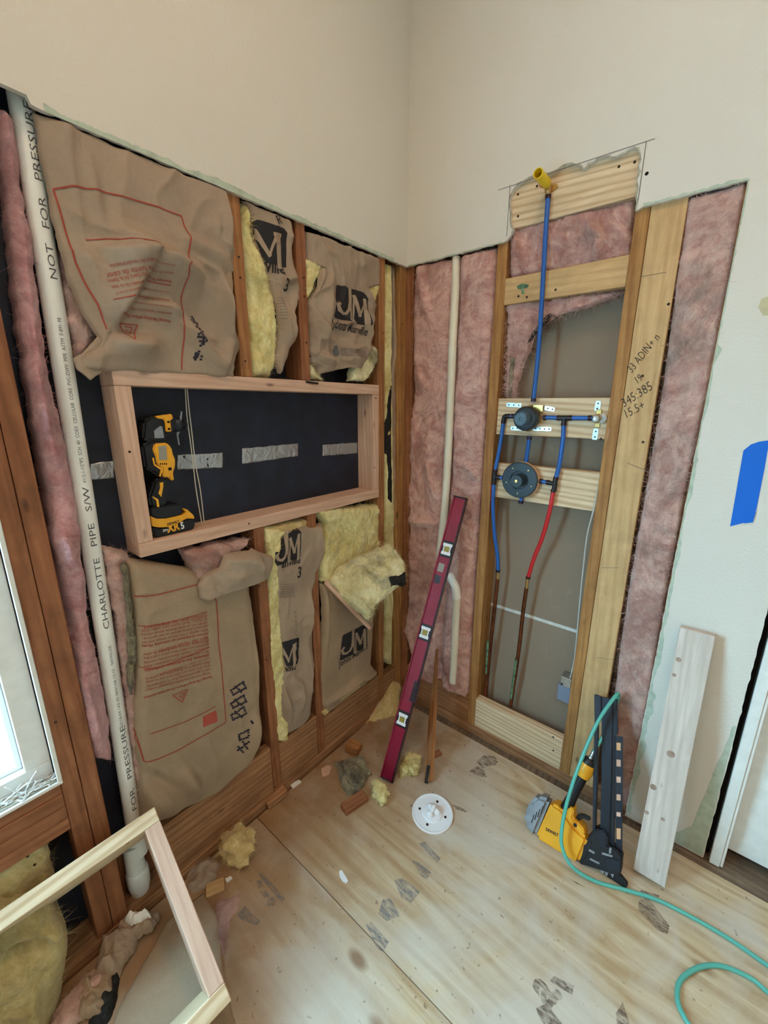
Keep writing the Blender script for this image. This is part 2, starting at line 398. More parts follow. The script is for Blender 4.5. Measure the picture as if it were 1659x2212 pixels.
def prism(name, poly, N, th, mat, parent=None, bev=0, label=None):
    """closed polygon (3D points on a plane) extruded by -N*th"""
    bm = bmesh.new(); N = unit(N); vs = [bm.verts.new(p) for p in np.asarray(poly, float)]; f = bm.faces.new(vs)
    r = bmesh.ops.extrude_face_region(bm, geom=[f]); bmesh.ops.translate(bm, vec=Vector(-N*th), verts=[g for g in r['geom'] if isinstance(g, bmesh.types.BMVert)])
    bmesh.ops.recalc_face_normals(bm, faces=bm.faces)
    if bev: bmesh.ops.bevel(bm, geom=bm.edges[:], offset=bev, segments=2, affect='EDGES')
    bmesh.ops.triangulate(bm, faces=[f for f in bm.faces if len(f.verts) > 4])
    bm.verts.index_update(); V = np.array([v.co[:] for v in bm.verts]); Fc = [[v.index for v in f.verts] for f in bm.faces]; bm.free()
    o = mk(name, V, Fc, mat, parent)
    if label: o['label'] = label
    return o
def merge(parts):
    V = []; Fc = []; n = 0
    for v, f in parts:
        V.append(np.asarray(v)); Fc += [tuple(i+n for i in q) for q in f]; n += len(v)
    return np.vstack(V), Fc

# ---- sheets and batts: a surface between a left and a right outline, given on a plane
def chain(pts, t_):
    pts = np.asarray(pts, float); d = np.r_[0, np.cumsum(np.linalg.norm(np.diff(pts, axis=0), axis=1))]; d /= d[-1]
    return np.stack([np.interp(t_, d, pts[:, i]) for i in range(pts.shape[1])], 1)
def segd(P, a, b):
    ab = b-a; t_ = np.clip(((P-a)@ab)/(ab@ab), 0, 1); c = a+t_[..., None]*ab
    return P-c, t_
class Patch: pass
FK = 1.75
def patch(name, left, right, un, N, mat, parent=None, nu=60, nv=90, off=0., edge=.02, er=.03, amp=.006, sc=9., crease=0., csc=9.,
          folds=(), thick=.02, ragged=.0, rsc=40, seed=1, fuzz=0, flen=.02, label=None, fn=None, endr=None, pxyz=False, billow=0, bsc=14, fuzzmat=None):
    N = unit(N)
    A = np.array([p if pxyz else un(*p) for p in left], float); B = np.array([p if pxyz else un(*p) for p in right], float)
    tt = np.linspace(0, 1, nv); LA = chain(A, tt); RB = chain(B, tt); ss = np.linspace(0, 1, nu)
    wl = np.linalg.norm(RB-LA, axis=1)
    ht = np.linalg.norm(np.diff(LA, axis=0), axis=1).sum()
    if ragged:
        jl = fbm(LA*rsc, 4, seed+50)*ragged; jr = fbm(RB*rsc, 4, seed+60)*ragged; dn = (RB-LA)/(wl[:, None]+1e-9)
        LA = LA+dn*jl[:, None]; RB = RB+dn*jr[:, None]
    P = LA[:, None, :]*(1-ss)[None, :, None]+RB[:, None, :]*ss[None, :, None]
    if ragged:
        vd = unit(A[-1]-A[0]); k = (np.maximum(0, 1-tt*nv/ (nv*.12))[:, None]+np.maximum(0, 1-(1-tt)/.12)[:, None])
        P = P+vd*(fbm(P*rsc*1.0, 4, seed+70)*ragged*k)[..., None]
    es = np.minimum(ss[None, :], 1-ss[None, :])*wl[:, None]; et = np.minimum(tt, 1-tt)[:, None]*ht
    if endr is None: endr = er
    f1 = 1-np.clip(es/max(er, 1e-6), 0, 1); f2 = 1-np.clip(et/max(endr, 1e-6), 0, 1)
    drop = 1-np.sqrt(np.maximum(0, 1-f1**2))*np.sqrt(np.maximum(0, 1-f2**2))
    h = off-edge*drop + amp*fbm(P*sc, 5, seed)
    if billow: h = h+billow*(np.abs(fbm(P*bsc, 4, seed+9))**.7)
    if crease: h = h+crease*(ridge(P*csc+fbm(P*csc*.5, 2, seed+3)[..., None]*.8, 2, seed+5)**5)
    for fo in folds:
        a = un(*fo[0]); b = un(*fo[1]); am = fo[2]; w = fo[3]; asym = fo[4] if len(fo) > 4 else 1.
        D, q = segd(P, a, b); pn = np.cross(N, unit(b-a)); sd = D@pn; d = np.linalg.norm(D, axis=-1)
        ww = np.where(sd > 0, w, w*asym); h = h+FK*am*np.exp(-(d/ww)**2)*np.sin(np.pi*np.clip(q*.86+.07, 0, 1))
    if fn is not None: h = h+fn(P, ss[None, :], tt[:, None])
    G = P+N*h[..., None]; V = G.reshape(-1, 3)
    Fc = []
    for j in range(nv-1):
        for i in range(nu-1):
            a = j*nu+i; Fc.append((a, a+nu, a+nu+1, a+1))
    e1 = unit((RB-LA)[nv//2]); e2 = A[-1]-A[0]
    if np.cross(e1, e2)@N > 0: Fc = [f[::-1] for f in Fc]
    ring = [i for i in range(nu)]+[j*nu+nu-1 for j in range(1, nv)]+[(nv-1)*nu+i for i in range(nu-2, -1, -1)]+[j*nu for j in range(nv-2, 0, -1)]
    n0 = len(V); back = V[ring]-N*thick; V = np.vstack([V, back]); m_ = len(ring); rev = np.cross(e1, e2)@N > 0
    for k in range(m_):
        q = (ring[k], ring[(k+1) % m_], n0+(k+1) % m_, n0+k); Fc.append(q[::-1] if rev else q)
    pa = Patch(); pa.N = N; pa.un = un; pa.G = G
    pa.bvh = BVHTree.FromPolygons([Vector(v) for v in V[:n0]], Fc[:(nu-1)*(nv-1)])
    mi = [0]*len(Fc); mats = [mat]
    if fuzz:
        rs = np.random.RandomState(seed); FV = []; FF = []
        gi = G.reshape(-1, 3)
        for k in range(fuzz):
            if rs.rand() < .35: p = gi[ring[rs.randint(m_)]]
            else: p = gi[rs.randint(len(gi))]
            d = rs.randn(3); d = d-N*(d@N); d = unit(d)*flen*(.4+rs.rand()); bend = rs.randn(3)*flen*.35
            wv = unit(np.cross(d, N))*flen*.022; lift = N*flen*(.05+.22*rs.rand())
            b0 = len(FV)+len(V)
            for q in range(4):
                u_ = q/3; c = p+d*u_+bend*u_*u_+lift*math.sin(u_*2.4)+N*.0005; ws = wv*(1-u_*.85)
                FV += [c-ws, c+ws]
            for q in range(3): FF.append((b0+2*q, b0+2*q+1, b0+2*q+3, b0+2*q+2))
        V = np.vstack([V, np.array(FV)]); Fc += FF; mi += [0]*len(FF)
    o = mk(name, V, Fc, mats, parent, smooth=True)
    if label: o['label'] = label
    pa.o = o; return pa
def project(pa, P, eps):
    out = []
    for p in P:
        r = pa.bvh.ray_cast(Vector(p+pa.N*.4), Vector(-pa.N), 1.2)
        out.append(None if r[0] is None else np.array(r[0])+pa.N*eps)
    return out
def decal_geo(pa, V, Fc, eps=.0009):
    Q_ = project(pa, V, eps); keep = [f for f in Fc if all(Q_[i] is not None for i in f)]
    Q_ = [q if q is not None else np.zeros(3) for q in Q_]; used = sorted({i for f in keep for i in f}); mp = {u: k for k, u in enumerate(used)}
    return np.array([Q_[u] for u in used]).reshape(-1, 3), [tuple(mp[i] for i in f) for f in keep]
_tc = {}
def text_geo(s, res=2, bold=0, shear=0):
    k = (s, res, bold, shear)
    if k in _tc: return _tc[k]
    c = bpy.data.curves.new('t', 'FONT'); c.body = s; c.size = 1; c.resolution_u = res; c.offset = bold; c.shear = shear; c.align_x = 'LEFT'
    o = bpy.data.objects.new('t', c); COL.objects.link(o); dg = bpy.context.evaluated_depsgraph_get(); me = bpy.data.meshes.new_from_object(o.evaluated_get(dg))
    V = np.array([v.co[:] for v in me.vertices]).reshape(-1, 3); Fc = [tuple(p.vertices) for p in me.polygons]
    bpy.data.objects.remove(o); bpy.data.curves.remove(c); bpy.data.meshes.remove(me)
    _tc[k] = (V, Fc); return V, Fc
def refine(V, Fc, mx):
    bm = bmesh.new(); vs = [bm.verts.new(v) for v in V]
    for f in Fc:
        try: bm.faces.new([vs[i] for i in f])
        except ValueError: pass
    bmesh.ops.triangulate(bm, faces=bm.faces[:])
    for _ in range(5):
        e = [x for x in bm.edges if x.calc_length() > mx]
        if not e: break
        bmesh.ops.subdivide_edges(bm, edges=e, cuts=1, use_grid_fill=False); bmesh.ops.triangulate(bm, faces=[f for f in bm.faces if len(f.verts) > 3])
    bm.verts.index_update(); V = np.array([v.co[:] for v in bm.verts]); Fc = [tuple(v.index for v in f.verts) for f in bm.faces]; bm.free(); return V, Fc
def text_on(pa, s, p0, p1, hmul=1.0, bold=0., shear=0, fit=True, size=None, mx=.006, eps=.0015, dy=0.):
    V, Fc = text_geo(s, 2, bold, shear)
    A = pa.un(*p0); B = pa.un(*p1); X = unit(B-A); Y = np.cross(pa.N, X); w = V[:, 0].max() if len(V) else 1
    k = np.linalg.norm(B-A)/w if size is None else size
    P = A+X*(V[:, 0:1]*k)+Y*((V[:, 1:2]+dy)*k*hmul); P, Fc = refine(P, Fc, mx)
    return decal_geo(pa, P, Fc, eps)
def quad_map(un, q):
    a, b, c, d = [un(*p) for p in q]  # bl br tr tl
    return lambda u, v: (a*(1-u)+b*u)*(1-v)+(d*(1-u)+c*u)*v
def poly_on(pa, f, pts, mx=.01, eps=.0009):
    P = np.array([f(*p) for p in pts]); V, Fc = refine(P, [tuple(range(len(P)))], mx); return decal_geo(pa, V, Fc, eps)
def line_on(pa, pts, w, mx=.005, eps=.0016):
    G = []
    for a, b in zip(pts[:-1], pts[1:]):
        A = pa.un(*a); B = pa.un(*b); n_ = max(1, int(np.linalg.norm(B-A)/mx)); X = unit(B-A); Y = np.cross(pa.N, X)*w/2
        V = []; 
        for i in range(n_+1): c = A+(B-A)*i/n_; V += [c-Y, c+Y]
        Fc = [(2*i, 2*i+2, 2*i+3, 2*i+1) for i in range(n_)]; G.append(decal_geo(pa, np.array(V), Fc, eps))
    G = [g for g in G if len(g[0])]
    return merge(G) if G else (np.zeros((0, 3)), [])
def put(name, geos, mat, parent, label=None):
    geos = [g for g in geos if len(g[0])]
    if not geos: return None
    V, Fc = merge(geos); o = mk(name, V, Fc, mat, parent)
    if label: o['label'] = label
    if name in ('lettering', 'small_lettering', 'printed_name', 'small_print', 'red_printing', 'dotted_stamp', 'handwriting', 'printed_logo', 'warning_triangle', 'red_outline', 'pencil_line', 'floor_print', 'lettering_print'): o['kind'] = 'stuff'
    return o
class Flat:  # a flat carrier for decals
    def __init__(s, un, N): s.un = un; s.N = unit(N); s.bvh = s
    def ray_cast(s, o, d, m_=0):
        N = s.N; P0 = s.un(800, 900); o = np.array(o); k = ((P0-o)@N)/(np.array(d)@N); return (o+np.array(d)*k,)

# ================================================================= STRUCTURE
T = .0127
def ragged_line(a, b, step, amp, s):
    a = np.array(a, float); b = np.array(b, float); n_ = max(2, int(np.linalg.norm(b-a)/step)); d = unit(b-a); nrm = np.array([-d[1], d[0]])
    P = np.array([a+(b-a)*i/n_ for i in range(n_+1)]); q = fbm(np.c_[P*60, np.zeros(len(P))], 3, s)*amp; q[0] = q[-1] = 0
    return [tuple(p+nrm*k) for p, k in zip(P, q)]
# floor: subfloor slab, plywood sheets lie on it
floor = struct(cube('floor', (-.2, -3.7, -.16), (3.5, .25, -.018), 'subfloor', bev=0))
YS = -.915
for nm, lo, hi in (('plywood_sheet', (.012, YS+.0012, -.0175), (1.95, -.05, 0)), ('plywood_sheet', (1.9525, YS+.0012, -.0175), (3.2, -.05, 0)),
                   ('plywood_sheet', (.012, -2.134, -.0175), (2.4, YS-.0012, 0)), ('plywood_sheet', (2.4025, -2.134, -.0175), (3.2, YS-.0012, 0)),
                   ('plywood_sheet', (.012, -3.55, -.0175), (3.2, -2.1365, 0))):
    o = cube(nm, lo, hi, 'ply', floor, bev=.0008, axis=0)
ceiling = struct(cube('ceiling', (-.2, -3.7, CEIL), (3.4, .25, CEIL+.1), 'drywall', bev=0))
struct(cube('wall_back', (-.2, -3.7, -.02), (3.4, -3.6, CEIL), 'drywall', bev=0))
struct(cube('wall_side', (3.3, -3.6, -.02), (3.4, .2, CEIL), 'drywall', bev=0))

# ---- left wall: painted drywall above a ragged cut, open framing below
def yz(y, z, x=T): return (x, y, z)
bot = ragged_line((-1.33, 2.083), (-T, 2.081), .007, .0035, 3)
poly = [yz(-3.6, CEIL), yz(-3.6, 0.0), yz(-2.75, 0.0), yz(-2.75, 2.083), yz(-1.345, 2.083), yz(-1.335, 2.096), yz(-1.25, 2.096), yz(-1.245, 2.083)] + [yz(*p) for p in bot if p[0] > -1.24] + [yz(-T, CEIL)]
wall_left = struct(prism('wall_left', poly, NX, T, 'drywall'))
strip = []
for i in range(210):
    y = -1.225+i*.0057
    if y > -.10: break
    w = .006+.016*abs(float(fbm(np.array([y*9, 0, 1.]), 3, 8)))+.006*abs(float(fbm(np.array([y*90, 0, 1.]), 3, 9)))
    if -.62 < y < -.22: w *= 1.25
    strip.append((y, w))
V = []; Fc = []
for i, (y, w) in enumerate(strip): V += [(T+.0004, y, 2.0805), (T+.0004, y, 2.0805+w)]
for i in range(len(strip)-1): Fc.append((2*i, 2*i+2, 2*i+3, 2*i+1))
o = mk('torn_paper', V, Fc, 'gypsum', wall_left); o['label'] = 'pale green torn paper edge'
def wcube(par, nm, lo, hi, mat, **k): return cube(nm, lo, hi, mat, par, **k)
# sheathing at the back of the stud bays, outside skin in three pieces round the window
for nm, lo, hi in (('sheathing_panel', (-.101, -1.45, -.02), (-.089, .1, 2.3)), ('sheathing_panel', (-.101, -2.72, -.02), (-.089, -1.4505, .50)), ('sheathing_panel', (-.101, -3.6, -.02), (-.089, -2.7205, 2.3))):
    wcube(wall_left, nm, lo, hi, 'sheath', bev=0)
wcube(wall_left, 'upper_wall_core', (-.101, -3.6, 2.3), (-.001, .1, CEIL), 'ash', bev=0)
for y0, y1, z0, z1, mt in ((-.825, -.787, 1.6045, 2.2, 'stud'), (-.592, -.554, 1.6045, 2.2, 'stud_dark'), (-.182, -.144, 0.0, 2.2, 'stud'), (-.047, -.009, 0.0, 2.2, 'stud_gold'),
                       (-.825, -.787, 0.0, 1.1235, 'stud_dark'), (-.592, -.554, 0.0, 1.1235, 'stud_dark'), (-1.391, -1.353, 0, 2.2, 'stud_dark'), (-1.4305, -1.3925, 0, 2.2, 'stud_dark'),
                       (-2.75, -2.712, 0, 2.2, 'stud'), (-1.75, -1.712, 0, .48, 'stud')):
    wcube(wall_left, 'stud', (-.089, y0, z0), (0, y1, z1), mt)
wcube(wall_left, 'corner_post', (-.089, -.0085, 0), (-.0005, .03, 2.2), 'stud_gold')
for y0, y1, z in ((-1.235, -.8255, .245), (-.7865, -.5925, .235), (-.5535, -.1825, .205), (-.1435, -.0475, .175)):
    wcube(wall_left, 'blocking', (-.04, y0, .036), (-.003, y1, z), 'plate', axis=1)
wcube(wall_left, 'blocking', (-.0885, -1.352, .0365), (-.078, -1.2355, .20), 'stud_dark')
wcube(wall_left, 'bottom_plate', (-.089, -3.55, -.0175), (.004, -.001, .0355), 'plate')
for z in (.5628, .5245, .4862):
    wcube(wall_left, 'sill_plate', (-.089, -2.711, z-.0377), (.001, -1.4315, z), 'stud_dark')
wcube(wall_left, 'window_header', (-.089, -2.711, 2.0), (0, -1.4315, 2.2), 'stud')
for k, (px0, px1, a0, a1, b1, b0) in enumerate((((196), 246, 1002, 996, 1032, 1036), (383, 481, 983, 979, 1010, 1014), (523, 644, 969, 958, 985, 1002), (697, 772, 961, 956, 979, 985))):
    ps = [L(px0, b0, -.0885), L(px1, b1, -.0885), L(px1, a1, -.0885), L(px0, a0, -.0885)]
    pa = patch('foil_tape', [(px0, a0), (px0, b0)], [(px1, a1), (px1, b1)], lambda x, y: L(x, y, -.0885), NX, 'foil', wall_left, nu=40, nv=12, amp=.0012, sc=60, edge=0, thick=.0006, ragged=.003, seed=k)
# crescent window
win = struct(link('window_1', None, Matrix.Translation((-.05, -2.07, .6)), None))
WY0, WY1, WZ0, WZ1 = -2.711, -1.4320, .602, 2.0
def ringbox(nm, x0, x1, y0, y1, z0, z1, w, mt, par):
    cube(nm, (x0, y0, z0), (x1, y1, z0+w), mt, par, axis=1); cube(nm, (x0, y0, z1-w), (x1, y1, z1), mt, par, axis=1)
    cube(nm, (x0, y0, z0+w+.0003), (x1, y0+w, z1-w-.0003), mt, par, axis=2); cube(nm, (x0, y1-w, z0+w+.0003), (x1, y1, z1-w-.0003), mt, par, axis=2)
wcube(wall_left, 'sill_shim', (-.089, -2.711, .563), (-.002, -1.4315, .6005), 'stud_dark')
ringbox('window_frame', -.085, -.030, WY0, WY1-.003, WZ0, WZ1, .050, 'whitepaint', win)
ringbox('glazing_bead', -.075, -.052, WY0+.0505, WY1-.0535, WZ0+.0505, WZ1-.0505, .012, 'white', win)
cube('pane', (-.066, WY0+.0631, WZ0+.0631), (-.062, WY1-.0661, WZ1-.0631), 'frost', win, bev=0)
ringbox('nailing_flange', -.002, .0045, WY0-.004, WY1+.006, WZ0-.008, WZ1+.004, .010, 'whitepaint', win)
# torn white plaster and webs on the sill between frame and flange
cube('sill_ledge', (-.029, WY0, WZ0-.001), (-.003, WY1-.002, WZ0+.004), 'gypcore', win)
rs = np.random.RandomState(4); G = []
for k in range(46):
    y = WY1-.006-abs(rs.randn())*.09; p = np.array([-.004-rs.rand()*.02, y, WZ0+.006+rs.rand()*.006]); q = p+rs.randn(3)*[.008, .03, .016]; q[2] = abs(q[2]-WZ0)+WZ0
    G.append(tube_geo(spline([p, (p+q)/2+rs.randn(3)*.006, q], 4), .0007+rs.rand()*.0012, 4))
V, Fc = merge(G); mk('torn_strands', V, Fc, 'whitepaint', win)['kind'] = 'stuff'

# ---- right wall
def S3(x, y): return (1020+x/2.596, 280+y/2.596)
notchL = [(195, 622), (222, 585), (235, 560), (222, 535), (214, 500), (222, 470), (212, 430), (214, 385), (228, 350), (246, 322)]
notchT = [(262, 306), (290, 290), (318, 272), (345, 258), (372, 262), (400, 252), (430, 246), (458, 238), (480, 222), (505, 208), (530, 202), (556, 193), (580, 205), (600, 200), (622, 222), (640, 216), (652, 196), (680, 182), (705, 166), (740, 155), (768, 148), (780, 160), (800, 158), (830, 142), (862, 128), (885, 112), (905, 104), (930, 112)]
notchR = [(938, 140), (940, 175), (926, 205), (934, 240), (918, 280), (926, 330), (914, 372), (922, 410), (912, 452), (930, 450)]
def q2(p): w_ = Q(*p, -T); return (w_[0], w_[2])
rim = [q2(S3(*p)) for p in notchL+notchT+notchR]
rim = [(x, z+.002*float(fbm(np.array([x*80, z*80, 0.]), 3, 4))) for x, z in rim]
P2 = [(0.0, CEIL), (0.0, 2.083)] + ragged_line((0.0, 2.083), (rim[0][0], 2.085), .01, .004, 5)[1:-1] + rim + ragged_line((rim[-1][0], 2.084), (1.097, 2.086), .01, .003, 6)[1:] + \
     ragged_line((1.097, 2.086), (1.092, .0), .012, .003, 7)[1:] + ragged_line((1.333, .0), (1.333, 2.08), .02, .003, 17) + [(3.3, 2.08), (3.3, CEIL)]
wall_right = struct(prism('wall_right', [(x, -T, z) for x, z in P2], NY, T, 'drywall'))
def flatR(x, y): return Q(x, y, -T)
fr_ = Flat(flatR, NY)
def stripR(pts, wfun, nm='torn_paper', mat='gypsum'):
    V = []; Fc = []
    for i, (p, nrm) in enumerate(pts):
        w = wfun(i); V += [(p[0], -T-.0004, p[1]), (p[0]+nrm[0]*w, -T-.0004, p[1]+nrm[1]*w)]
    for i in range(len(pts)-1): Fc.append((2*i, 2*i+1, 2*i+3, 2*i+2))
    return mk(nm, V, Fc, mat, wall_right)
def nz(v, s, k=60): return abs(float(fbm(np.array([v*k, s*1.7, 0.]), 3, s)))
pts = [((1.095, 2.086-.012*i), (1, 0)) for i in range(173)]
def wf(i):
    z = 2.086-.012*i; b = .0025+.006*nz(z, 2, 50)
    if z < 1.68: b += .010*max(0, nz(z, 3, 7)-.05)*2
    if z < .55: b += .014*nz(z, 4, 9)+.004
    return b
stripR(pts, wf)
stripR([((.01+.008*i, 2.083), (0, 1)) for i in range(54)], lambda i: .002+.008*nz(i*.008, 5))
stripR([((.862+.006*i, 2.085), (0, 1)) for i in range(40)], lambda i: .004+.014*nz(i*.006, 6, 30))
# torn gypsum rim along the notch
rp = []
for i in range(1, len(rim)-1):
    a = np.array(rim[i-1]); b = np.array(rim[i+1]); d = unit(b-a); rp.append((rim[i], (-d[1], d[0])))
stripR(rp, lambda i: .003+.006*nz(i*.1, 9, 12), 'broken_plaster_rim', 'gypcore')
# green board showing at the foot of the wall, beside the gap
def bl(nm, pts, mat, lab=None, n=NY, un=flatR, par=wall_right, eps=.0006, car=None):
    car = car or Flat(un, n); P = np.array([un(*p) for p in pts]); V, Fc = refine(P, [tuple(range(len(P)))], 9); return put(nm, [decal_geo(car, V, Fc, eps)], mat, par, lab)
gb = stripR([((1.331, .004+.02*k), (-1, 0)) for k in range(28)], lambda k: .006+.05*max(0, 1-k/27)**1.1+.012*nz(k*.1, 11, 3)+(.05*max(0, 1-k/5)), 'bare_green_board', 'gypsum')
gb['label'] = 'bare green drywall paper near the floor'
bl('plaster_patch', [(1645, 645), (1660, 640), (1668, 660), (1664, 682), (1648, 682), (1638, 664)], 'patch', 'beige filler patch')
pl_ = [line_on(fr_, [S3(146, 340), S3(1024, 52)], .0016), line_on(fr_, [S3(214, 310), S3(194, 600)], .0016), line_on(fr_, [S3(977, 68), S3(930, 400)], .0016)]
put('pencil_line', pl_, 'pencil', wall_right, 'pencil layout lines round the cut-out')
lathe('screw_hole', Q(1397, 375, -T-.0002), NY, [(.0001, -.0005), (.005, 0), (.0035, .0008), (.0001, .0009)], 'dark', wall_right, 12)
for nm, lo, hi, mt in (('stud', (.0005, 0, 0), (.0385, .089, 2.3), 'stud_dark'), ('stud', (.408, 0, 0), (.446, .0885, 2.4), 'stud_gold'), ('stud', (.842, 0, 0), (.880, .0885, 2.4), 'stud_gold'),
                       ('stud', (1.092, .0005, 0), (1.130, .0885, 2.4), 'stud'), ('stud', (1.262, .0005, 0), (1.300, .0885, 2.4), 'stud')):
    wcube(wall_right, nm, lo, hi, mt)
wide = wcube(wall_right, 'wide_stud', (.8815, 0, 0), (.9705, .038, 2.3), 'pale', label='pale board with handwritten notes')
wcube(wall_right, 'blocking', (.039, .0, .036), (.4075, .038, .183), 'plate')
wcube(wall_right, 'bottom_plate', (.0, -.003, -.0175), (1.335, .086, .0355), 'plate')
for lo, hi, mt, lb in (((.4465, 0, 1.962), (.8415, .038, 2.30), 'pine', 'new pine backer under the shower arm'), ((.4465, .0, 1.882), (.8415, .038, 1.972-.011), 'pale', 'old pale cross block with green mark'),
                   ((.4465, .012, 1.412), (.8415, .050, 1.549), 'pine', 'new pine valve board'), ((.4465, .012, 1.158), (.8415, .050, 1.297), 'pine', 'new pine valve board'),
                   ((.4465, .0, .036), (.8415, .038, .186), 'pine', 'new pine block at the foot of the bay')):
    if lb.startswith('old'): lo, hi = (.4465, 0, 1.880), (.8415, .038, 1.968)
    if 'arm' in lb: lo = (.4465, 0, 1.998+.055)
    if 'arm' in lb: lo = (.4465, 0, 2.122)
    ob = wcube(wall_right, 'cross_block', lo, hi, mt, label=lb)
wcube(wall_right, 'back_panel', (-.08, .089, .64), (1.3, .101, 2.5), 'backpaper', bev=0)
wcube(wall_right, 'back_panel', (-.08, .089, -.0175), (1.3, .101, .637), 'backpaper', bev=0)
wcube(wall_right, 'seam_strip', (.039, .0875, .632), (1.09, .0888, .646), 'white_seam', bev=.0003)
wcube(wall_right, 'wall_backing', (1.34, .0005, 2.082), (3.3, .1, 2.5), 'ash', bev=0)
wcube(wall_right, 'wall_backing', (-.08, .0005, 2.5), (3.3, .1, CEIL), 'ash', bev=0)
# handwriting on the wide stud
fb = Flat(lambda x, y: Q(x, y, 0), NY)
gw = [text_on(fb, '33 ADIN+ n', S3(895, 1368), S3(1058, 1166), 1.5, -.012, .3), text_on(fb, '19', S3(922, 1430), S3(962, 1400), 1.5, -.014, .2), text_on(fb, '345:385', S3(850, 1560), S3(1020, 1452), 1.4, -.012, .2),
      text_on(fb, '15.5+', S3(858, 1622), S3(975, 1560), 1.4, -.012, .2)]
put('handwriting', [(v+np.array([0, -.0002, 0]), f) for v, f in gw], 'ink', wall_right, 'handwritten pencil figures')
for pts_ in ([(1385, 598), (1440, 588)], [(1355, 1000), (1400, 1018)], [(1300, 1226), (1338, 1226)], [(1290, 1420), (1325, 1425)]):
    put('pencil_line', [line_on(fb, pts_, .0012)], 'pencil', wall_right)
bl('green_mark', [(1116, 618), (1128, 612), (1143, 615), (1140, 622), (1131, 624), (1134, 634), (1127, 636), (1126, 625), (1118, 624)], 'verdigris', 'green paint mark', un=lambda x, y: Q(x, y, 0))
G = []
for px, py in ((1119, 420), (1119, 467), (1181, 408), (1160, 402), (1337, 360), (1371, 350), (1298, 948), (1200, 626), (1120, 640), (1138, 642), (1444, 657), (1388, 812), (1389, 955), (1195, 1592), (1195, 1621)):
    g = lathe_geo(Q(px, py, -.0002), NY, [(.004, -.001), (.004, .0006), (.001, .0007)], 8); G.append(g)
for px, py in ((516, 555), (519, 600), (530, 780), (656, 600), (657, 640), (662, 740), (670, 770), (828, 720), (869, 560+140), (560, 1266), (575, 1425), (595, 1700), (120, 1560), (60, 1850), (75, 1868)):
    g = lathe_geo(L(px, py, .0002), NX, [(.0032, -.001), (.0032, .0006), (.001, .0007)], 8); G.append(g)
V, Fc = merge(G); mk('nail_heads', V, Fc, 'nail', wall_right)['kind'] = 'stuff'
# door and casing at the right edge
door = struct(link('door_1', None, Matrix.Translation((1.8, .06, 0)), None))
cube('door_slab', (1.3865, .045, .035), (2.14, .08, 2.05), 'whitepaint', door)
trim = struct(cube('trim_1', (1.349, -.018, .0), (1.377, .0, 2.09), 'whitepaint'))
cube('casing_edge', (1.3775, -.012, .0), (1.386, .09, 2.09), 'whitepaint', trim)
struct(cube('trim_2', (2.15, -.018, .0), (2.21, .1, 2.09), 'whitepaint')); struct(cube('trim_3', (1.349, -.018, 2.0905), (2.21, .1, 2.15), 'whitepaint'))
wcube(wall_right, 'wall_backing', (1.302, .0895, -.0175), (2.3, .12, 2.5), 'ash', bev=0)  # added unseen panel, closes the doorway so no sky light leaks in
cube('gap_shade_fill', (1.3365, .02, 0), (1.348, .088, 2.08), 'dark', trim, bev=0, label='dark fill painting the shade in the gap behind the casing')  # near-black box, the shade of the gap put into its colour
cube('wall_return', (2.2105, -T, 0), (3.3, 0.1, 2.08), 'drywall', wall_right, bev=0)
cube('threshold', (1.15, -.045, -.0175), (2.2, .35, -.004), 'subfloor', floor)
# ceiling lamps (out of the picture)
for lx, ly in LAMPS:
    t_ = thing('ceiling_lamp', 'round white flush ceiling lamp, ' + ('near' if ly > -2 else 'far from') + ' the corner, ' + ('window' if lx < 1.5 else 'door') + ' side', 'lamp', (lx, ly, CEIL-.02), 'flush ceiling lamps')
    lathe('lamp_ring', (lx, ly, CEIL), (0, 0, -1), [(.16, 0), (.16, .02), (.145, .024), (.135, .012)], 'whitepaint', t_)
    lathe('lamp_lens', (lx, ly, CEIL), (0, 0, -1), [(.13, .0), (.13, .010), (.01, .013)], 'lens', t_)

# ================================================================= OBJECTS, LEFT WALL
def U4(x, y): return (200+x/3.16, 1060+y/3.16)      # lower-left study crop
def U1(x, y): return (x/2.9625, 180+y/2.9625)
def U2(x, y): return (460+x/3.456, 380+y/3.456)
def U5(x, y): return (540+x/3.686, 1060+y/3.686)
# niche frame of new lumber
nf = thing('niche_frame', 'large pinkish new-lumber box frame set in the left stud wall', 'wooden frame', (-.045, -.677, 1.125))
NY0, NY1, NZ0, NZ1, DX = -1.173, -.1835, 1.1245, 1.6035, .0885
cube('top_rail', (-DX, NY0, NZ1-.038), (0.002, NY1, NZ1), 'pinkwood', nf)
cube('bottom_rail', (-DX, NY0, NZ0), (0.002, NY1, NZ0+.038), 'pinkwood', nf)
cube('side_rail', (-DX, NY0, NZ0+.0385), (0.001, NY0+.038, NZ1-.0385), 'pinkwood', nf)
cube('side_rail', (-DX, NY1-.038, NZ0+.0385), (0.001, NY1, NZ1-.0385), 'pinkwood', nf)
G = [lathe_geo(L(px, py, c), NX, [(.003, -.001), (.003, .0004), (.001, .0005)], 8) for px, py, c in ((538, 1131, .0022), (812, 860, .0013), (809, 1010, .0013), (280, 976, .0013))]
V, Fc = merge(G); mk('screw_heads', V, Fc, 'dark', nf)['kind'] = 'stuff'

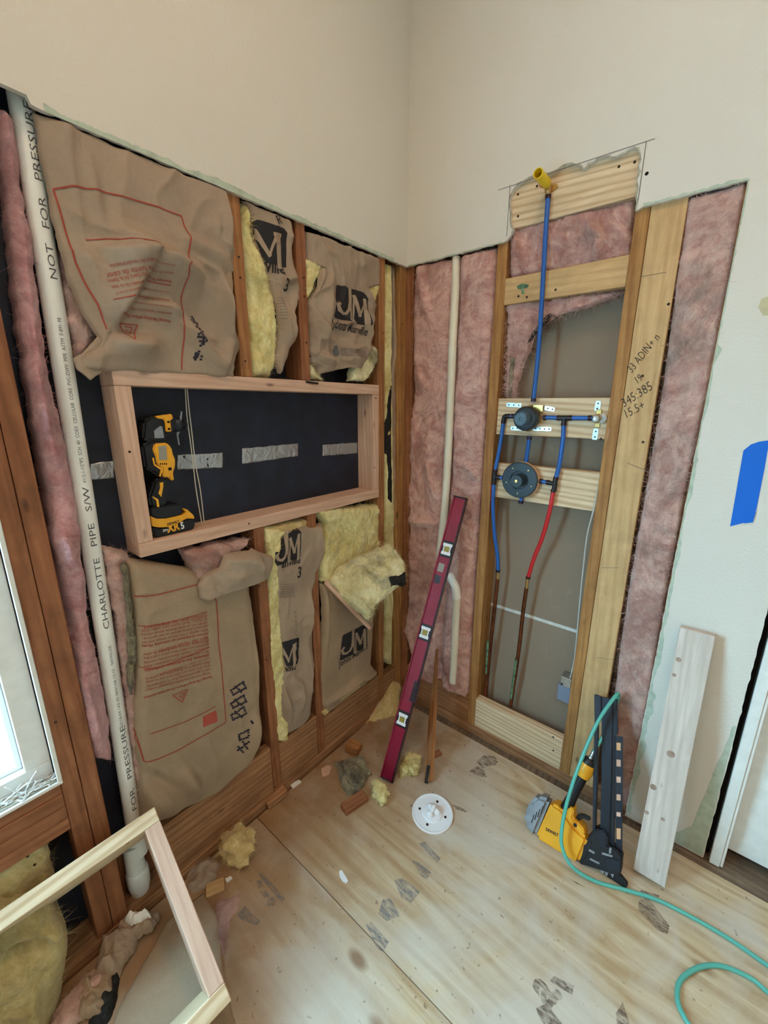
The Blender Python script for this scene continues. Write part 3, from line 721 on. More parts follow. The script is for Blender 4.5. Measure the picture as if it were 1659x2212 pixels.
# vertical vent pipe at the left with printed lettering
vp = thing('vent_pipe', 'tall white plastic drain pipe with black lettering, left of the brown paper batts', 'pipe', (-.045, -1.31, 0))
PT = np.array(L(50, 240, -.045)); PT[2] += .06; P1 = L(185, 1100, -.045); PB = L(292, 1800, -.045); PR = .0215
def pipe_un(z):
    zs = [PB[2], P1[2], PT[2]]; return np.array([-.045, np.interp(z, zs, [PB[1], P1[1], PT[1]]), z])
tube('pipe', [pipe_un(z) for z in np.linspace(PB[2]-.02, 2.16, 24)], PR, 'pvc', vp, 32)
def wrap(s, z0, hgt, th, mat, bold=0., sx=1.0):
    V, Fc = text_geo(s, 2, bold); V, Fc = refine(V, Fc, .12); O = []
    for x, y, _ in V:
        z = z0+x*hgt*sx; c = pipe_un(z); a = th+(.35-y)*hgt/PR; R_ = PR+.0004
        O.append(c+R_*np.array([math.cos(a), math.sin(a), 0]))
    return np.array(O), Fc
def zp(x, y): return L(x, y, -.045)[2]
# direction towards the camera seen from the pipe
TH = math.atan2(CAM[1]-P1[1], CAM[0]+.045)
def fitz(s, a, b, th, hgt, mat, bold=0.):
    V, _ = text_geo(s, 2, bold); z0, z1 = zp(*a), zp(*b); return wrap(s, z0, hgt, th, mat, bold, (z1-z0)/(V[:, 0].max()*hgt))
G = [fitz('NOT   FOR   PRESSURE', (118, 610), (60, 232), TH+.42, .019, 'ink'), fitz('CHARLOTTE   PIPE   S/W', (236, 1350), (190, 1048), TH+.28, .019, 'ink'),
     fitz('FOR   PRESSURE', (296, 1735), (268, 1555), TH+.35, .018, 'ink')]
put('lettering', G, 'inkgrey', vp, 'black print reading not for pressure and the maker')
G = [fitz('4112-1-1/2"IPS  SCH  40  COEX  CELLULAR  CORE  PVC-DWV  PIPE  ASTM  F-891-98', (186, 1040), (128, 690), TH+.3, .0105, 'ink'),
     fitz('0Z/18-04 1A5 05 08/01/08 12:15   94Y9SUSE', (262, 1560), (240, 1385), TH+.3, .009, 'ink')]
put('small_lettering', G, 'inkgrey', vp)
def lathez(nm, c, prof, mt, par, n=32): return lathe(nm, c, (0, 0, 1), prof, mt, par, n, sharp=50)
lathez('coupling', (PB[0], PB[1], PB[2]-.075), [(.0262, 0), (.0262, .07), (.0275, .071), (.0275, .082), (.0225, .083), (.0215, .083)], 'pvc', vp)
c0 = L(296, 1880, -.045)
tube('lower_pipe', [c0+[0, .0, .11], c0+[0, -.001, .04], c0+[0, -.002, .0]], .0262, 'pvc', vp, 28)
lathez('reducer', c0+np.array([0, 0, -.06]), [(.029, 0), (.031, .012), (.031, .06), (.029, .068), (.0262, .07)], 'pvc', vp)
tube('drain_stub', [c0+[0, 0, -.055], c0+[.0, -.002, -.10], c0+[0, -.004, -.19]], .026, 'pvc', vp, 28)

# -- upper left kraft batt
kb = thing('kraft_insulation_batt', 'large crumpled brown paper batt with red box print, upper left above the frame', 'insulation', L(300, 790, 0))
lf = [U1(*p) for p in [(222, 178), (262, 420), (318, 690), (372, 980), (440, 1240), (520, 1420), (600, 1590), (632, 1650), (600, 1700), (520, 1760), (520, 1830)]]
rt = [U1(*p) for p in [(1445, 690), (1450, 860), (1470, 1000), (1500, 1060), (1495, 1200), (1470, 1230), (1490, 1380), (1500, 1560), (1528, 1690), (1500, 1800), (1470, 1880)]]
k1 = patch('paper_facing', lf, rt, L, NX, 'kraft', kb, nu=110, nv=120, off=.006, edge=.012, er=.04, endr=.012, amp=.008, sc=6, crease=.018, csc=5.5, thick=.012, ragged=.006, rsc=22, seed=11,
           folds=[(U1(590, 1080), U1(1000, 1110), .026, .016, 2.6), (U1(950, 1090), U1(1290, 1260), .030, .02, 2.2), (U1(930, 1150), U1(700, 1560), .028, .011, 4.5), (U1(740, 960), U1(1000, 1060), .018, .02, 1.6), (U1(1120, 980), U1(1450, 1150), .016, .016, 2),
                  (U1(830, 1400), U1(1180, 1450), .012, .012, 2), (U1(1160, 1490), U1(1420, 1830), .018, .012, 3), (U1(1440, 700), U1(1455, 1100), .016, .007, 2), (U1(1410, 1240), U1(1480, 1600), .016, .008, 2), (U1(560, 480), U1(640, 960), .006, .012, 1),
                  (U1(700, 1660), U1(1000, 1700), .014, .014, 2), (U1(1480, 1640), U1(1420, 1850), .012, .012, 2), (U1(900, 300), U1(1350, 560), .004, .02, 1), (U1(650, 1640), U1(1040, 1640), .010, .01, 3)])
put('red_outline', [line_on(k1, [U1(335, 680), U1(450, 675), U1(640, 708), U1(900, 770), U1(1148, 855), U1(1160, 930), U1(1182, 1000), U1(1172, 1140), U1(1128, 1200), U1(1150, 1260), U1(1140, 1440), U1(1165, 1640), U1(1156, 1835)], .0032),
     line_on(k1, [U1(340, 685), U1(400, 900), U1(470, 1150), U1(520, 1270), U1(600, 1420), U1(662, 1580)], .0032), line_on(k1, [U1(530, 1014), U1(660, 1008), U1(800, 1020), U1(960, 1060)], .0024), line_on(k1, [U1(682, 1402), U1(800, 1382)], .0022), line_on(k1, [U1(900, 1270), U1(1062, 1308)], .0022)], 'inkred', kb)
G = []
for s, a, b, bo in (('Warning: This facing will burn. Do not', (1075, 1520), (745, 1478), .02), ('leave exposed. Facing must be installed', (1068, 1478), (800, 1440), 0), ('in substantial contact with an approved', (1062, 1440), (830, 1405), 0), ('ceiling, floor or wall material.', (1062, 1390), (840, 1360), 0),
                    ('Keep open flame and other heat source away', (1062, 1345), (870, 1310), 0), ('Advertencia: No lo deje', (1060, 1280), (890, 1245), .02), ('expuesto. El recubrimiento', (1056, 1235), (880, 1205), 0), ('debe instalarse en contacto', (1050, 1195), (900, 1160), 0),
                    ('contacto con el material', (840, 1330), (690, 1362), 0), ('aprobado. No lo deje', (860, 1290), (670, 1318), 0), ('Deje fuera de la llama', (880, 1240), (650, 1275), 0), ('o fuente de calor', (890, 1200), (640, 1235), 0), ('lejos del recubrimiento', (900, 1160), (660, 1180), 0)):
    G.append(text_on(k1, s, U1(*a), U1(*b), 1.25, bo, mx=.02))
put('red_printing', G, 'inkred', kb, 'red warning print, upside down')
put('warning_triangle', [line_on(k1, [U1(740, 1542), U1(868, 1550), U1(818, 1650), U1(740, 1542)], .0028), line_on(k1, [U1(785, 1562), U1(832, 1566), U1(815, 1608), U1(790, 1580)], .0022)], 'inkred', kb)
rs = np.random.RandomState(3); G = []
for a, b, w in ((U1(1205, 1515), U1(1300, 1600), 34), (U1(1235, 1590), U1(1280, 1640), 26), (U1(1250, 1660), U1(1275, 1640), 30), (U1(1240, 1755), U1(1255, 1745), 24)):
    for k in range(16):
        u_ = rs.rand(); c = np.array(a)*(1-u_)+np.array(b)*u_+rs.randn(2)*[4.2, 5.]; G.append(poly_on(k1, quad_map(L, [(c[0]-2.2, c[1]+2.2), (c[0]+2.4, c[1]+2.4), (c[0]+2.2, c[1]-2.0), (c[0]-2.4, c[1]-2.2)]), [(0, 0), (1, 0), (1, 1), (0, 1)]))
put('dotted_stamp', G, 'inkfade', kb)
# torn lower flap, folded towards the pipe
fl = patch('torn_flap', [U1(*p) for p in [(650, 1590), (560, 1700), (480, 1760), (500, 1830), (590, 1892)]], [U1(*p) for p in [(700, 1600), (760, 1680), (800, 1750), (770, 1810), (700, 1822)]], lambda x, y: L(x, y, .012), NX, 'kraft', kb,
           nu=36, nv=40, edge=.004, er=.01, amp=.012, sc=18, crease=.004, csc=14, thick=.002, ragged=.006, seed=21)
rf = patch('folded_edge', [U1(*p) for p in [(1404, 770), (1410, 1000), (1412, 1220), (1440, 1380), (1400, 1850)]], [U1(*p) for p in [(1448, 690), (1466, 1000), (1500, 1230), (1500, 1560), (1505, 1880)]], lambda x, y: L(x, y, .010), NX, 'kraft2', kb,
           nu=20, nv=80, edge=.008, er=.012, amp=.006, sc=16, thick=.003, ragged=.004, seed=22)
pk = patch('exposed_fibre', [U1(*p) for p in [(375, 1060), (400, 1300), (430, 1500), (470, 1640), (480, 1740)]], [U1(*p) for p in [(470, 1060), (540, 1300), (640, 1500), (660, 1600), (560, 1740)]], lambda x, y: L(x, y, -.035), NX, 'pink_dirty', kb,
           nu=36, nv=60, edge=.03, er=.03, amp=.02, sc=14, billow=.012, bsc=26, thick=.02, ragged=.012, seed=23, fuzz=500, flen=.016)

# -- narrow bay, upper: yellow batt behind kraft with logo
def logo(pa, q, par, mode='JM', mirror=False):
    f = quad_map(pa.un, q)
    def strokes(paths):
        O = []
        for w, P in paths:
            P = np.array(P, float)
            for a, b in zip(P[:-1], P[1:]):
                d = (b-a)/np.linalg.norm(b-a); n_ = np.array([-d[1], d[0]])*w/2; e = d*w*.3
                V, Fc = refine(np.array([f(*q) for q in (a-e-n_, b+e-n_, b+e+n_, a-e+n_)]), [(0, 1, 2, 3)], .006); O.append(decal_geo(pa, V, Fc, .0024))
        return O
    if mode == 'JM':
        G = [poly_on(pa, f, [(.0, .04), (.05, .0), (.46, .0), (.47, .5), (.46, 1.0), (.07, 1.0), (.04, .94)], .006, .0014), poly_on(pa, f, [(.52, .0), (.96, .0), (1.0, .06), (1.0, .80), (.90, .96), (.80, 1.0), (.50, 1.0)], .006, .0014)]
        S_ = strokes([(.085, [(.43, .97), (.44, .60), (.42, .36), (.34, .22), (.22, .18), (.10, .24), (.06, .38)]), (.09, [(.06, .40), (.12, .46)]), (.05, [(.54, -.02), (.56, .80)]), (.10, [(.56, .80), (.74, .26)]), (.055, [(.74, .26), (.90, .80)]), (.11, [(.90, .76), (.90, -.02)]), (.05, [(.48, .02), (.62, .02)])])
    else:
        G = [poly_on(pa, f, [(.0, .60), (.0, .94), (.10, 1.0), (.90, .98), (1.0, .90), (1.0, .04), (.96, .0), (.24, .0), (.16, .06)], .006, .0014)]
        S_ = strokes([(.13, [(.0, .72), (.34, .20)]), (.08, [(.34, .20), (.62, .74)]), (.20, [(.68, .74), (.70, -.02)]), (.09, [(.56, .76), (.78, .78)])])
    lo = put('logo_letters', S_, 'kraft', par)
    if lo: lo['kind'] = 'stuff'
    return put('printed_logo', G, 'ink', par, 'black printed logo')
nb = thing('kraft_insulation_batt', 'narrow brown paper batt printed ville, upper bay with yellow wool beside it', 'insulation', L(600, 800, 0))
yb = patch('yellow_wool', [U2(*p) for p in [(206, 168), (216, 420), (232, 640), (244, 900), (262, 1150), (276, 1400), (290, 1492)]], [U2(*p) for p in [(300, 200), (300, 400), (380, 640), (470, 900), (488, 1150), (470, 1380), (450, 1500)]], lambda x, y: L(x, y, -.01), NX, 'yellow', nb,
           nu=60, nv=110, edge=.05, er=.04, endr=.03, amp=.020, sc=12, billow=.012, bsc=26, thick=.02, ragged=.006, seed=31, fuzz=1400, flen=.018, off=.012)
k2 = patch('paper_facing', [U2(*p) for p in [(232, 172), (300, 300), (308, 400), (350, 580), (384, 700), (440, 860), (468, 960), (488, 1100), (486, 1250), (470, 1380), (500, 1470)]], [U2(*p) for p in [(590, 340), (604, 420), (606, 620), (640, 740), (655, 840), (610, 940), (598, 1060), (622, 1160), (570, 1290), (540, 1400), (522, 1476)]],
           lambda x, y: L(x, y, .0), NX, 'kraft', nb, nu=60, nv=110, off=.008, edge=.022, er=.03, endr=.01, amp=.008, sc=11, crease=.012, csc=10, thick=.004, ragged=.003, seed=32,
           folds=[(U2(480, 900), U2(560, 1250), .014, .010, 2.2), (U2(620, 760), U2(500, 800), .012, .01, 2), (U2(560, 1000), U2(600, 1300), .014, .008, 2), (U2(640, 840), U2(560, 1100), .012, .008, 2)])
logo(k2, [U2(345, 640), U2(540, 690), U2(540, 400), U2(300, 320)], nb, 'M')
put('printed_name', [text_on(k2, 'ville', U2(388, 712), U2(522, 742), 1.2, .02), text_on(k2, '3', U2(512, 860), U2(540, 868), 1.5, .03), text_on(k2, 'R', U2(470, 372), U2(506, 362), 1.0)], 'ink', nb, 'black print reading ville')
put('small_print', [line_on(k2, [U2(470, 910+22*i), U2(512, 918+22*i)], .0012) for i in range(8)], 'inkgrey', nb)
# -- wide bay, upper: crumpled kraft with full logo
wb = thing('kraft_insulation_batt', 'crumpled brown paper batt with full black logo, upper bay beside the room corner', 'insulation', L(740, 800, 0))
k3 = patch('paper_facing', [U2(*p) for p in [(695, 396), (700, 520), (706, 640), (790, 680), (770, 800), (716, 940), (720, 1120), (724, 1300), (735, 1385), (770, 1420), (800, 1486)]], [U2(*p) for p in [(1238, 612), (1258, 700), (1246, 820), (1150, 850), (1228, 960), (1200, 1090), (1182, 1180), (1196, 1290), (1150, 1380), (1110, 1440), (1010, 1424)]],
           L, NX, 'kraft', wb, nu=100, nv=110, off=.008, edge=.03, er=.03, endr=.012, amp=.010, sc=9, crease=.018, csc=9, thick=.004, ragged=.005, seed=33,
           folds=[(U2(815, 700), U2(730, 900), .016, .010, 2), (U2(880, 780), U2(800, 1250), .012, .012, 2), (U2(740, 1000), U2(850, 1250), .014, .012, 2), (U2(860, 1120), U2(1050, 1090), .013, .007, 2), (U2(1130, 860), U2(1200, 1000), .012, .010, 2), (U2(1120, 1000), U2(1170, 1250), .012, .012, 2), (U2(770, 1330), U2(900, 1400), .016, .012, 2), (U2(1000, 1330), U2(1100, 1400), .014, .012, 2)])
logo(k3, [U2(880, 1060), U2(1140, 1130), U2(1130, 880), U2(895, 810)], wb)
put('printed_name', [text_on(k3, 'Johns Manville', U2(866, 1136), U2(1128, 1196), 1.25, .012)], 'ink', wb, 'black print reading Johns Manville')
put('small_print', [line_on(k3, [U2(934, 1284+11*i), U2(1126, 1310+10*i)], .0014) for i in range(6)]+[poly_on(k3, quad_map(L, [U2(876, 1345), U2(928, 1350), U2(928, 1262), U2(876, 1262)]), [(.3, 0), (.7, 0), (.98, .3), (.85, .6), (.7, .5), (.62, .95), (.4, .7), (.3, .9), (.25, .55), (.05, .62), (.02, .3)])], 'inkgrey', wb)
for nm, l_, r_2, sd in (('torn_wool', [(702, 620), (704, 760), (708, 905)], [(815, 640), (790, 740), (720, 905)], 41), ('torn_wool', [(1090, 800), (1130, 850), (1160, 940)], [(1245, 800), (1235, 880), (1215, 960)], 42), ('torn_wool', [(1150, 1290), (1080, 1390), (1050, 1480), (1040, 1530)], [(1225, 1270), (1238, 1380), (1200, 1470), (1140, 1530)], 43), ('torn_wool', [(725, 1400), (740, 1480), (760, 1510)], [(760, 1420), (790, 1490), (840, 1520)], 44)):
    patch(nm, [U2(*p) for p in l_], [U2(*p) for p in r_2], lambda x, y: L(x, y, .004), NX, 'yellow' if sd < 43 else 'yellow_dirty', wb, nu=30, nv=34, edge=.02, er=.018, amp=.014, sc=22, billow=.008, bsc=40, thick=.02, ragged=.006, seed=sd, fuzz=350, flen=.014)
# -- slim strip batt between the last two studs
sb = thing('slim_insulation_strip', 'tall slim yellow wool strip between the two studs next to the room corner', 'insulation', L(848, 1440, 0))
patch('yellow_wool', [U2(1296, 640), U2(1290, 1000), U2(1284, 1400), U2(1290, 1800), (834, 1100), (832, 1165), (835, 1290), (832, 1425)], [U2(1340, 655), U2(1344, 1000), U2(1340, 1400), U2(1346, 1780), (853, 1100), (852, 1200), (850, 1320), (847, 1440)],
      lambda x, y: L(x, y, -.012), NX, 'yellow', sb, nu=18, nv=200, edge=.03, er=.010, amp=.006, sc=16, thick=.03, ragged=.003, seed=51, fuzz=500, flen=.010)
patch('paper_edge', [U2(1345, 655), U2(1352, 1000), U2(1362, 1300), U2(1330, 1500), U2(1330, 1700), (842, 1000), (846, 1165)], [U2(1352, 655), U2(1366, 1000), U2(1376, 1300), U2(1360, 1500), U2(1365, 1700), (860, 1000), (856, 1165)],
      lambda x, y: L(x, y, -.016), NX, 'kraft', sb, nu=10, nv=120, edge=.02, er=.006, amp=.006, sc=20, crease=.005, csc=18, thick=.003, ragged=.003, seed=52)
patch('black_backing', [(836, 870), (834, 930), (838, 1080)], [(848, 800), (846, 930), (848, 1090)], lambda x, y: L(x, y, -.010), NX, 'asphalt', sb, nu=8, nv=50, edge=.01, er=.004, amp=.004, sc=30, thick=.003, ragged=.004, seed=53)

# -- lower left kraft batt
lb = thing('kraft_insulation_batt', 'large smooth brown paper batt with red text and red label, lower left below the frame', 'insulation', L(430, 1750, 0))
k4 = patch('paper_facing', [U4(*p) for p in [(232, 470), (252, 640), (290, 900), (302, 1200), (285, 1450), (286, 1640), (318, 1840), (330, 1980), (345, 2300)]], [U4(*p) for p in [(1060, 600), (1090, 760), (1108, 960), (1130, 1200), (1140, 1440), (1150, 1600), (1150, 1700), (1110, 1830), (860, 2060)]],
           L, NX, 'kraft2', lb, nu=110, nv=130, off=.012, edge=.035, er=.035, endr=.03, amp=.007, sc=5, crease=.005, csc=5, thick=.02, ragged=.002, seed=61,
           folds=[(U4(1095, 640), U4(1140, 1480), .010, .006, 2), (U4(340, 1900), U4(560, 2040), -.014, .016, 1.5), (U4(600, 1860), U4(730, 2060), .016, .016, 2), (U4(430, 1960), U4(560, 2200), .014, .022, 2), (U4(850, 690), U4(1080, 640), .006, .01, 2), (U4(1130, 1500), U4(1100, 1780), .014, .012, 2)])
put('red_outline', [line_on(k4, [U4(262, 716), U4(420, 700), U4(700, 632), U4(816, 605), U4(830, 615), U4(800, 680), U4(828, 745), U4(840, 980), U4(868, 1240), U4(895, 1560), U4(890, 1575), U4(560, 1760), U4(430, 1820), U4(348, 1846), U4(285, 1620)], .0032),
     line_on(k4, [U4(296, 920), U4(500, 890), U4(765, 815)], .0022), line_on(k4, [U4(312, 1198), U4(440, 1190), U4(600, 1130), U4(782, 1055)], .0022), line_on(k4, [U4(385, 1648), U4(620, 1565), U4(825, 1458)], .0024)], 'inkred', lb)
par = ['Warning: This facing will burn. Do not leave exposed.', 'Facing must be installed in substantial contact', 'with an approved ceiling, floor or wall material.', 'Keep open flame and other heat source away.', 'Place insulation so facing does not come in', 'contact with chimneys and heat producing devices.',
       'Advertencia: Este recubrimiento es inflamable.', 'No lo deje expuesto. El recubrimiento debe', 'instalarse en contacto substancial con material', 'aprobado para cielos rasos, pisos o paredes.', 'Mantenga las llamas y otras fuentes de calor', 'lejos del recubrimiento.',
       'Attention: Ce revetement est combustible. Ne pas', 'laisser expose. Il doit etre en contact avec un', 'materiau de plafond, plancher ou mur approuve.', 'Garder loin de toute flamme nue et source', 'de chaleur. Placer isolant pour eviter tout', 'contact avec les cheminees.']
G = []; H_ = []
ys = np.linspace(0, 1, 18)
for i, s in enumerate(par):
    y0 = 1246-i*24.5; yl = 1392-i*27
    if i < 1: x0, x1 = 802, 336
    else: x0, x1 = 790-i*1.6, 345+4*(i % 3)-1.5*i
    if i in (5, 11): x1 += 90
    b = .02 if i in (0, 6, 12) else 0
    mxl = x0-(x0-x1)
    midy = (y0+ (y0+yl)/2)/2
    g = text_on(k4, s, U4(x0, y0), U4(x1, yl if i == 0 else y0+118-2*i), 1.25, b, mx=.02); G.append(g)
put('red_printing', G, 'inkred', lb, 'red warning print, upside down')
put('warning_triangle', [line_on(k4, [U4(532, 1385), U4(632, 1340), U4(598, 1428), U4(532, 1385)], .0028), line_on(k4, [U4(575, 1382), U4(612, 1364), U4(598, 1402), U4(575, 1388)], .0024)], 'inkred', lb)
put('red_label', [poly_on(k4, quad_map(L, [U4(740, 1600), U4(838, 1562), U4(828, 1484), U4(736, 1528)]), [(0, 0), (1, 0), (1, 1), (0, 1)])], 'redlabel', lb, 'solid red printed square')
rs = np.random.RandomState(5); G = []
def chr_dots(seg):
    for a, b in seg:
        a = np.array(a, float); b = np.array(b, float); n_ = max(2, int(np.linalg.norm(b-a)/13))
        for k in range(n_+1):
            c = np.array(U4(*(a+(b-a)*k/n_+rs.randn(2)*1.5))); G.append(poly_on(k4, quad_map(L, [(c[0]-2.0, c[1]+2.4), (c[0]+2.2, c[1]+1.8), (c[0]+2.0, c[1]-2.2), (c[0]-2.2, c[1]-1.6)]), [(0, 0), (1, 0), (1, 1), (0, 1)]))
for cy in (1330, 1420, 1500):
    chr_dots([((930, cy+20), (1015, cy-35)), ((1015, cy-35), (1030, cy+5)), ((1030, cy+5), (945, cy+50)), ((945, cy+50), (930, cy+20)), ((960, cy-5), (1000, cy+30))])
chr_dots([((1068, 1562), (1072, 1570)), ((985, 1650), (1050, 1620)), ((1050, 1620), (1050, 1655)), ((985, 1650), (990, 1690)), ((990, 1690), (1045, 1668)), ((980, 1760), (1050, 1700)), ((1010, 1700), (1040, 1745)), ((985, 1735), (1010, 1770))])
put('dotted_stamp', G, 'inkfade', lb)
# torn top: pink wool showing and a flap folded over the stud
patch('exposed_pink_wool', [U4(*p) for p in [(640, 415), (690, 540), (715, 690)]], [U4(*p) for p in [(1080, 330), (1010, 420), (760, 640)]], lambda x, y: L(x, y, .004), NX, 'pink_dirty', lb, nu=44, nv=40, off=.006, edge=.02, er=.02, amp=.014, sc=18, billow=.01, bsc=30, thick=.04, ragged=.006, seed=62, fuzz=700, flen=.018)
k5 = patch('torn_flap', [U4(*p) for p in [(905, 430), (860, 520), (760, 575), (720, 650), (735, 735), (780, 760)]], [U4(*p) for p in [(1085, 395), (1225, 445), (1222, 520), (1205, 590), (1090, 640), (850, 700)]], lambda x, y: L(x, y, .022), NX, 'kraft', lb, nu=50, nv=50, off=.012, edge=.018, er=.02, amp=.012, sc=12, crease=.008, csc=9, thick=.003, ragged=.004, seed=63,
           folds=[(U4(900, 480), U4(1090, 440), .02, .02, 2), (U4(1080, 420), U4(1140, 560), .02, .012, 2), (U4(860, 600), U4(1080, 560), .012, .02, 2)])
patch('wool_side', [U4(*p) for p in [(90, 400), (120, 640), (175, 900), (200, 1150), (240, 1450), (270, 1650), (300, 1900), (330, 2190)]], [U4(*p) for p in [(240, 430), (262, 700), (300, 920), (305, 1200), (290, 1500), (300, 1700), (330, 1900), (360, 2190)]], lambda x, y: L(x, y, -.02), NX, 'pink_dirty', lb, nu=26, nv=140, off=.004, edge=.02, er=.02, amp=.012, sc=14, billow=.010, bsc=30, thick=.04, ragged=.010, seed=64, fuzz=1500, flen=.018)
patch('grey_backing', [U4(*p) for p in [(205, 510), (225, 700), (250, 950), (250, 1180), (262, 1400)]], [U4(*p) for p in [(232, 480), (262, 720), (296, 960), (290, 1180), (280, 1400)]], lambda x, y: L(x, y, .004), NX, 'darkfluff', lb, nu=12, nv=90, off=.004, edge=.01, er=.008, amp=.008, sc=26, thick=.01, ragged=.008, seed=65, fuzz=300, flen=.012)
# -- narrow bay, lower
nl = thing('kraft_insulation_batt', 'narrow folded brown paper batt with stacked logos, lower bay left of the yellow flap', 'insulation', L(640, 1590, 0))
patch('yellow_wool', [U4(1168, 255), (574, 1200), (578, 1290), (580, 1400), (588, 1500), (597, 1600)], [(620, 1140), (600, 1200), (604, 1300), (611, 1400), (618, 1500), (622, 1600)], lambda x, y: L(x, y, -.006), NX, 'yellow', nl, nu=26, nv=160, off=.006, edge=.03, er=.014, amp=.012, sc=14, billow=.008, bsc=30, thick=.03, ragged=.005, seed=71, fuzz=900, flen=.014)
patch('yellow_wool', [U5(105, 290), U5(110, 420)], [U5(500, 220), U5(480, 300)], lambda x, y: L(x, y, -.012), NX, 'yellow_tan', nl, nu=50, nv=16, off=.006, edge=.02, er=.012, amp=.012, sc=20, thick=.03, ragged=.008, seed=72, fuzz=400, flen=.014)
k6 = patch('paper_facing', [U5(*p) for p in [(190, 330), (180, 520), (200, 700), (220, 900), (245, 1150), (262, 1400), (240, 1560), (245, 1750), (290, 1950)]], [U5(*p) for p in [(590, 262), (570, 450), (530, 700), (486, 830), (500, 1100), (510, 1400), (510, 1600), (490, 1780), (420, 1880)]],
           L, NX, 'kraft', nl, nu=60, nv=130, off=.006, edge=.022, er=.02, endr=.015, amp=.007, sc=10, crease=.009, csc=11, thick=.004, ragged=.003, seed=73,
           folds=[(U5(555, 280), U5(545, 620), .016, .006, 2), (U5(470, 800), U5(450, 1200), .016, .008, 2), (U5(450, 1200), U5(460, 1700), .016, .008, 2), (U5(330, 1480), U5(410, 1560), .012, .01, 2), (U5(400, 1540), U5(400, 1750), .014, .010, 2), (U5(250, 1560), U5(320, 1800), .014, .012, 2), (U5(270, 300), U5(250, 480), -.012, .012, 2)])
logo(k6, [U5(185, 600), U5(390, 530), U5(400, 280), U5(195, 400)], nl)
logo(k6, [U5(258, 1400), U5(370, 1370), U5(380, 1150), U5(252, 1200)], nl, 'M')
put('printed_name', [text_on(k6, 'anville', U5(235, 610), U5(390, 570), 1.3, .02), text_on(k6, 'ville', U5(270, 1440), U5(352, 1412), 1.3, .02), text_on(k6, '3', U5(362, 690), U5(392, 684), 1.5, .02)], 'ink', nl, 'black print reading ville')
put('small_print', [line_on(k6, [U5(232, 752+16*i), U5(345, 735+16*i)], .0014) for i in range(7)]+[line_on(k6, [U5(345, 950+34*i), U5(352, 975+34*i)], .002) for i in range(6)], 'inkgrey', nl)
# -- wide bay, lower: open yellow wool above, kraft below
wl = thing('kraft_insulation_batt', 'lower corner bay batt, brown paper with black logo under open yellow wool', 'insulation', L(760, 1500, 0))
patch('yellow_wool', [U5(*p) for p in [(520, 150), (590, 260), (580, 420), (550, 600), (560, 720)]], [U5(*p) for p in [(1050, 110), (1055, 250), (1040, 420), (1000, 560), (990, 720)]], lambda x, y: L(x, y, -.014), NX, 'yellow', wl, nu=90, nv=70, off=.012, edge=.025, er=.02, amp=.016, sc=10, billow=.012, bsc=22, thick=.03, ragged=.008, seed=81, fuzz=1800, flen=.018)
k7 = patch('paper_facing', [U5(*p) for p in [(566, 740), (575, 900), (570, 1200), (560, 1500), (570, 1700), (605, 1790)]], [U5(*p) for p in [(985, 900), (985, 1080), (972, 1250), (960, 1380), (1010, 1450), (800, 1620)]], L, NX, 'kraft2', wl, nu=80, nv=90, off=.008, edge=.02, er=.02, amp=.006, sc=8, crease=.003, csc=8, thick=.004, ragged=.004, seed=82,
           folds=[(U5(600, 1690), U5(940, 1430), .018, .016, 1.6), (U5(595, 760), U5(600, 1300), .010, .008, 2), (U5(880, 1500), U5(1000, 1420), .014, .01, 2), (U5(700, 1640), U5(860, 1560), -.012, .008, 2)])
patch('bottom_lip', [U5(*p) for p in [(575, 1770), (680, 1660), (850, 1560), (1010, 1440)]], [U5(*p) for p in [(600, 1800), (700, 1700), (860, 1590), (1016, 1468)]], lambda x, y: L(x, y, .008), NX, 'yellow_tan', wl, nu=8, nv=60, edge=.006, er=.005, amp=.004, sc=30, thick=.01, ragged=.003, seed=83)
logo(k7, [U5(700, 1350), U5(925, 1230), U5(920, 1050), U5(715, 1150)], wl)
put('printed_name', [text_on(k7, 'Johns Manville', U5(695, 1398), U5(930, 1248), 1.25, .012), text_on(k7, '*', U5(740, 1490), U5(805, 1450), 2.4, .05)], 'ink', wl, 'black print reading Johns Manville')
# folded-out yellow flap
ff1 = thing('yellow_insulation_flap', 'torn yellow wool flap with dark dust, folded out of the lower corner bay', 'insulation', L(790, 1270, .05))
O_ = L(760, 1240, .06)
FN = unit([.62, -.42, .66])
def UF(x, y): return hit(x, y, O_, FN)
patch('wool', [U5(*p) for p in [(700, 590), (640, 680), (610, 725), (760, 850), (950, 1000)]], [U5(*p) for p in [(1110, 400), (1250, 560), (1240, 700), (1150, 780), (1010, 890)]], UF, FN, 'yellow_dirty', ff1, nu=90, nv=80, off=.0, edge=.03, er=.03, amp=.018, sc=12, billow=.012, bsc=26, thick=.035, ragged=.010, seed=91, fuzz=2200, flen=.018)
patch('black_lump', [U5(*p) for p in [(1100, 690), (1120, 765)]], [U5(*p) for p in [(1235, 665), (1245, 750)]], UF, FN, 'asphalt', ff1, nu=20, nv=14, off=.024, edge=.02, er=.012, amp=.02, sc=40, thick=.02, ragged=.01, seed=92, fuzz=80, flen=.014)
st = thing('wooden_lath', 'short square-cut wooden lath wedged under the torn yellow flap', 'wood piece', L(760, 1310, .05))
a, b = L(*U5(600, 728), .035), L(*U5(955, 1095), .10)
beam('lath', a, b, np.cross(b-a, NX), .016, .012, 'pinkwood', st)
